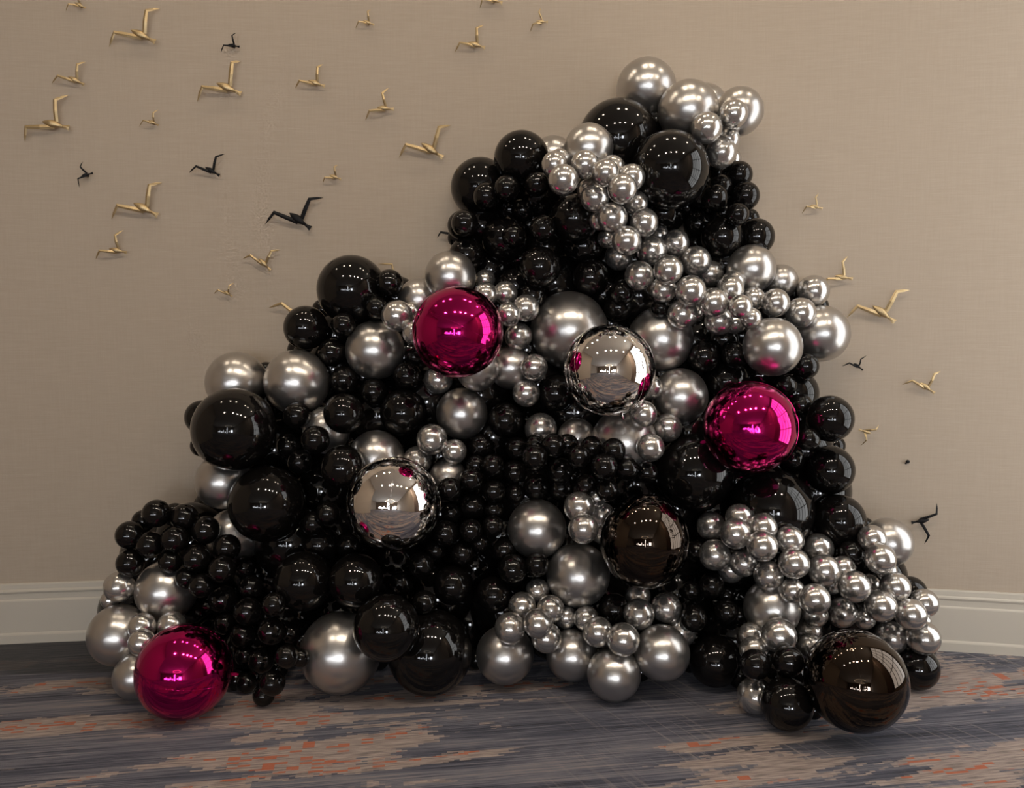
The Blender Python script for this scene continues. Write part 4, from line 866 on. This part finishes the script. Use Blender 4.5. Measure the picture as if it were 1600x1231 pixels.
# ring chandelier over the hall behind the viewer
ch = link(bpy.data.objects.new('ring_chandelier', None)); ch.location = (-0.6, -4.6, 3.2)
tag(ch, 'wide oval ring chandelier hanging in the hall', 'chandelier')
MB().lathe([(1.15, 0), (1.25, 0), (1.25, 0.10), (1.15, 0.10), (1.15, 0)], 48).obj('ring', M_RING, ch)
MB().lathe([(1.16, -0.012), (1.24, -0.012), (1.24, -0.002), (1.16, -0.002), (1.16, -0.012)], 48).obj('light_strip', M_GLOW, ch)
for k in range(3):
    a = 2*math.pi*k/3
    MB().lathe([(0.006, 0), (0.006, CEIL-3.3)], 8, (1.2*math.cos(a), 1.2*math.sin(a), 0.1)).obj('hanger', M_FRAME, ch)

# ------------------------------------------------------------------ balloon meshes
def balloon_mesh(name, mat, nu=56, nv=36):
    """unit latex balloon, neck along +Y"""
    v = []; f = []
    ths = [math.pi*j/nv for j in range(nv+1)]
    v.append((0, 1.10, 0))
    for j in range(1, nv):
        th = ths[j]; c = math.cos(th)
        rr = 1.0 + 0.10*max(0.0, c)**5
        y = c*rr; r = math.sin(th)*(1.0 - 0.05*max(0.0, c)**2)
        for k in range(nu):
            a = 2*math.pi*k/nu
            v.append((r*math.cos(a), y, r*math.sin(a)))
    v.append((0, -1, 0)); last = len(v)-1
    for k in range(nu): f.append((0, 1+k, 1+(k+1) % nu))
    for j in range(nv-2):
        b0 = 1+j*nu; b1 = b0+nu
        for k in range(nu):
            k2 = (k+1) % nu; f.append((b0+k, b1+k, b1+k2, b0+k2))
    b0 = 1+(nv-2)*nu
    for k in range(nu): f.append((b0+k, last, b0+(k+1) % nu))
    me = mesh_from(name, v, f, mat, True)
    bm = bmesh.new(); bm.from_mesh(me); bmesh.ops.recalc_face_normals(bm, faces=bm.faces); bm.to_mesh(me); bm.free()
    return me

def knot_mesh(name, mat):
    prof = [(0.050, 1.07), (0.040, 1.10), (0.058, 1.115), (0.060, 1.130), (0.040, 1.142), (0.034, 1.15), (0.055, 1.165), (0.075, 1.180), (0.070, 1.184), (0.02, 1.17)]
    n = 14; v = []; f = []; m = len(prof)
    for k in range(n):
        a = 2*math.pi*k/n
        for (r, y) in prof: v.append((r*math.cos(a), y, r*math.sin(a)))
    for k in range(n):
        for j in range(m-1): f.append((k*m+j, ((k+1) % n)*m+j, ((k+1) % n)*m+j+1, k*m+j+1))
    return mesh_from(name, v, f, mat, True)

def orb_mesh(name, mat, nu=144, nv=96):
    """unit foil orb: four gores meeting in welded seams at the poles (Z), puckered near them"""
    v = []; f = []
    rng = random.Random(3); ph = [rng.uniform(0, 6.28) for _ in range(8)]
    for j in range(nv+1):
        th = math.pi*j/nv
        for k in range(nu):
            a = 2*math.pi*k/nu
            g = abs(math.sin(2*a))                       # 0 on the seams
            d = abs(((a + math.pi/4) % (math.pi/2)) - math.pi/4)*math.sin(th)
            pole = min(th, math.pi-th)
            r = 1.0 - 0.006*(1-g)**3
            r += 0.0024*math.exp(-(d/0.05)**2)*math.sin(th*58 + ph[k*4//nu]) * math.exp(-(d/0.06)**2)
            r += 0.007*math.exp(-(pole/0.16)**2)*math.sin(12*a + ph[4]) + 0.0022*math.exp(-(pole/0.24)**2)*math.sin(22*a+ph[5]+6*pole)
            v.append((r*math.sin(th)*math.cos(a), r*math.sin(th)*math.sin(a), r*math.cos(th)*(1-0.02*math.exp(-(pole/0.2)**2))))
    for j in range(nv):
        for k in range(nu):
            k2 = (k+1) % nu
            f.append((j*nu+k, (j+1)*nu+k, (j+1)*nu+k2, j*nu+k2))
    me = mesh_from(name, v, f, mat, True)
    bm = bmesh.new(); bm.from_mesh(me); bmesh.ops.remove_doubles(bm, verts=bm.verts, dist=1e-5)
    bmesh.ops.recalc_face_normals(bm, faces=bm.faces); bm.to_mesh(me); bm.free()
    for p in me.polygons: p.use_smooth = True
    return me

def seam_mesh(name, mat, ang, n=64):
    """one welded seam: a thin raised rib along a meridian"""
    v = []; f = []
    ca, sa = math.cos(ang), math.sin(ang)
    for j in range(n+1):
        th = 0.05+(math.pi-0.1)*j/n
        st, ct = math.sin(th), math.cos(th)
        for (w, h) in ((-0.004, 0.990), (0.0, 1.0005+0.0008*math.sin(th*58)), (0.004, 0.990)):
            x, y = st*h, w
            v.append((x*ca-y*sa, x*sa+y*ca, ct*h))
    for j in range(n):
        for i in range(2): f.append((j*3+i, (j+1)*3+i, (j+1)*3+i+1, j*3+i+1))
    return mesh_from(name, v, f, mat, True)

def tab_mesh(name, mat):
    mb = MB()
    mb.box(-0.035, 0.035, -0.004, 0.004, -1.085, -0.965)
    mb.box(-0.022, 0.022, -0.003, 0.003, -1.12, -1.085)
    return mesh_from(name, mb.v, mb.f, mat)

ME = {('K', 0): balloon_mesh('black_balloon', M_BLACK), ('C', 0): balloon_mesh('chrome_balloon', M_CHROME), ('C', 1): balloon_mesh('chrome_balloon_small', M_CHROME_S)}
KN = {'K': knot_mesh('knot', M_BLACK), 'C': knot_mesh('knot', M_CHROME)}
ORB = {}
for ty, mt in (('P', M_PINK), ('S', M_SILVER), ('B', M_BFOIL)):
    ORB[ty] = (orb_mesh('foil_orb', mt), [seam_mesh('seam', mt, i*math.pi/2) for i in range(4)], tab_mesh('inflation_tab', mt))
NAMES = {'K': 'black_balloon', 'C': 'chrome_balloon'}
# tilt of each orb (rotation about x, y, z in degrees), by rough place
ORB_ROT = {'P': [(0, 70, -22), (0, -62, 24), (0, -80, 16)], 'S': [(8, -14, -52), (-6, 4, -88)], 'B': [(0, 8, -60), (14, 10, -98)]}
seen_orb = {'P': 0, 'S': 0, 'B': 0}
eye = Vector((0, 0, 1.5))
for (x, y, z, r, ty, lab, grp) in BALLOONS:
    c = Vector((x, y, z))
    if ty in ORB:
        me, seams, tab = ORB[ty]
        o = link(bpy.data.objects.new({'P': 'pink_foil_orb', 'S': 'mirror_foil_orb', 'B': 'black_foil_orb'}[ty], me))
        e = ORB_ROT[ty][seen_orb[ty]]; seen_orb[ty] += 1
        o.location = c; o.scale = (0.965*r, 0.965*r, 1.045*r) if lab.startswith('glossy black foil orb in the centre') else (r, r, r); o.rotation_euler = [math.radians(q) for q in e]
        tag(o, lab, 'balloon', grp)
        for s in seams: link(bpy.data.objects.new('seam', s), o)
        link(bpy.data.objects.new('inflation_tab', tab), o)
        continue
    o = link(bpy.data.objects.new(NAMES[ty], ME[(ty, 1 if (ty == 'C' and r < 0.075) else 0)]))
    away = (c - eye).normalized()
    away = (away + Vector((random.uniform(-.35, .35) - 0.10*x, 0.15, random.uniform(-.35, .35)))).normalized()
    k = 1.06 if r < 0.075 else 1.03
    yw = wall_xy(wall_th(x))[1]
    if y + 1.24*r > yw - 0.01:                      # rests on the wall: its neck is tied in towards the middle of the display
        away = Vector((0.45 - x, 0.12, 0.95 - z)); away.y = min(away.y, 0.12*away.length); away.normalize()
        k = min(k, (yw - 0.004 - y)/r)
    if z < 1.24*r:
        away.z = abs(away.z); k = min(k, z/r)
    q = Vector((0, 1, 0)).rotation_difference(away)
    o.rotation_mode = 'QUATERNION'; o.rotation_quaternion = q
    o.location = c; r *= k; o.scale = (r, r, r)
    tag(o, lab, 'balloon', grp)
    link(bpy.data.objects.new('knot', KN[ty]), o)

# ------------------------------------------------------------------ birds on the wall
def loft(sections):
    """sections: list of lists of points, same count -> closed skin"""
    v = []; f = []; m = len(sections[0])
    for s in sections: v += s
    for i in range(len(sections)-1):
        for j in range(m):
            j2 = (j+1) % m
            f.append((i*m+j, (i+1)*m+j, (i+1)*m+j2, i*m+j2))
    f.append(tuple(range(m))); f.append(tuple((len(sections)-1)*m+i for i in reversed(range(m))))
    return v, f

def strip(pts, widths, thick):
    """diamond-section blade along 3D points (x along wall, y out of the wall (negative), z up)"""
    secs = []
    for i, p in enumerate(pts):
        a = pts[max(i-1, 0)]; b = pts[min(i+1, len(pts)-1)]
        t = (Vector(b)-Vector(a)); t.y = 0
        t = t.normalized(); nrm = Vector((-t.z, 0, t.x))
        w = widths[i]; h = thick[i]; P = Vector(p); Y = Vector((0, -1, 0))
        secs.append([P+nrm*w, P+nrm*w*0.15+Y*h, P-nrm*w, P+nrm*w*0.15-Y*h*0.35])
    return loft(secs)

def make_bird(x, y, z, th, metal, k, lab):
    lt, le, hd, tl, re_, rt = [Vector((a, 0, b)) for (a, b) in k]
    mat = M_GOLD if metal == 'g' else M_IRON
    root = link(bpy.data.objects.new('bird_sculpture', None))
    root.location = (x, y, z); root.rotation_euler = (0, 0, -th)
    tag(root, lab, 'bird sculpture', 'gold metal birds on the wall' if metal == 'g' else 'black metal birds on the wall')
    ax = tl-hd; L = ax.length; d = ax.normalized(); n = Vector((-d.z, 0, d.x)); Y = Vector((0, -1, 0))
    off = 0.030
    def P(s, o=0.0): return hd + d*(L*s) + Y*(off+o)
    # body: beak, head, breast, rump
    prof = [(-0.02, 0.004, 0.004), (0.04, 0.045, 0.04), (0.12, 0.085, 0.07), (0.22, 0.125, 0.10), (0.34, 0.155, 0.12), (0.46, 0.14, 0.10), (0.60, 0.085, 0.065), (0.74, 0.05, 0.036)]
    secs = []
    for (s, w, h) in prof:
        secs.append([P(s) + n*(w*L*math.cos(q)) + Y*(h*L*math.sin(q)) for q in [2*math.pi*i/10 for i in range(10)]])
    v, f = loft(secs)
    link(bpy.data.objects.new('body', mesh_from('body', v, f, mat, True)), root)
    v, f = strip([P(0.70), P(0.86, 0.002), P(1.0, 0.003)], [0.045*L, 0.065*L, 0.11*L], [0.03*L, 0.022*L, 0.016*L])
    link(bpy.data.objects.new('tail', mesh_from('tail', v, f, mat)), root)
    for (tip, elb, s) in ((lt, le, 0.46), (rt, re_, 0.50)):
        base = hd + d*(L*s); sg = 1.0 if (elb-base).dot(n) > 0 else -1.0
        root_p = P(s, 0.0) + n*(sg*0.10*L); e = elb + Y*(off+0.012); t = tip + Y*(off-0.006)
        span = (elb-(hd+d*(L*s))).length
        m1 = root_p.lerp(e, 0.5) + Y*0.006
        m2 = e.lerp(t, 0.55) + Y*0.002
        wl = 0.5*(span + L)*0.5
        v, f = strip([root_p, m1, e, m2, t], [0.17*wl, 0.17*wl, 0.15*wl, 0.10*wl, 0.008*wl], [0.07*wl, 0.06*wl, 0.05*wl, 0.03*wl, 0.004*wl])
        link(bpy.data.objects.new('wing', mesh_from('wing', v, f, mat)), root)
    a = P(0.4); pv = []; pf = []
    for i in range(8):
        q = 2*math.pi*i/8
        pv += [(a.x+0.004*math.cos(q), 0.004, a.z+0.004*math.sin(q)), (a.x+0.004*math.cos(q), a.y, a.z+0.004*math.sin(q))]
    for i in range(8):
        i2 = (i+1) % 8; pf.append((2*i, 2*i+1, 2*i2+1, 2*i2))
    link(bpy.data.objects.new('mounting_pin', mesh_from('mounting_pin', pv, pf, mat)), root)

for b in BIRDS: make_bird(*b)

# small dark stub left in the wall where one bird is missing
x, y, z, th = PIN
mbp = MB(); v = []; 
pr = link(bpy.data.objects.new('wall_stub', None)); pr.location = (x, y, z); pr.rotation_euler = (0, 0, -th)
tag(pr, 'tiny dark mounting stub alone on the right part of the wall', 'wall stub')
def knob(cx, cz, r, dpt, name):
    v = []; f = []; n = 12; prof = [(r*0.6, 0.002), (r*0.8, -dpt*0.5), (r, -dpt*0.8), (r*0.7, -dpt), (0.0005, -dpt*1.05)]
    for k in range(n):
        a = 2*math.pi*k/n
        for (q, yy) in prof: v.append((cx+q*math.cos(a), yy, cz+q*math.sin(a)))
    m = len(prof)
    for k in range(n):
        for j in range(m-1): f.append((k*m+j, ((k+1) % n)*m+j, ((k+1) % n)*m+j+1, k*m+j+1))
    link(bpy.data.objects.new(name, mesh_from(name, v, f, M_IRON, True)), pr)
knob(0.0, 0.0, 0.009, 0.016, 'stub_head')
knob(-0.007, -0.009, 0.0045, 0.010, 'stub_clip')
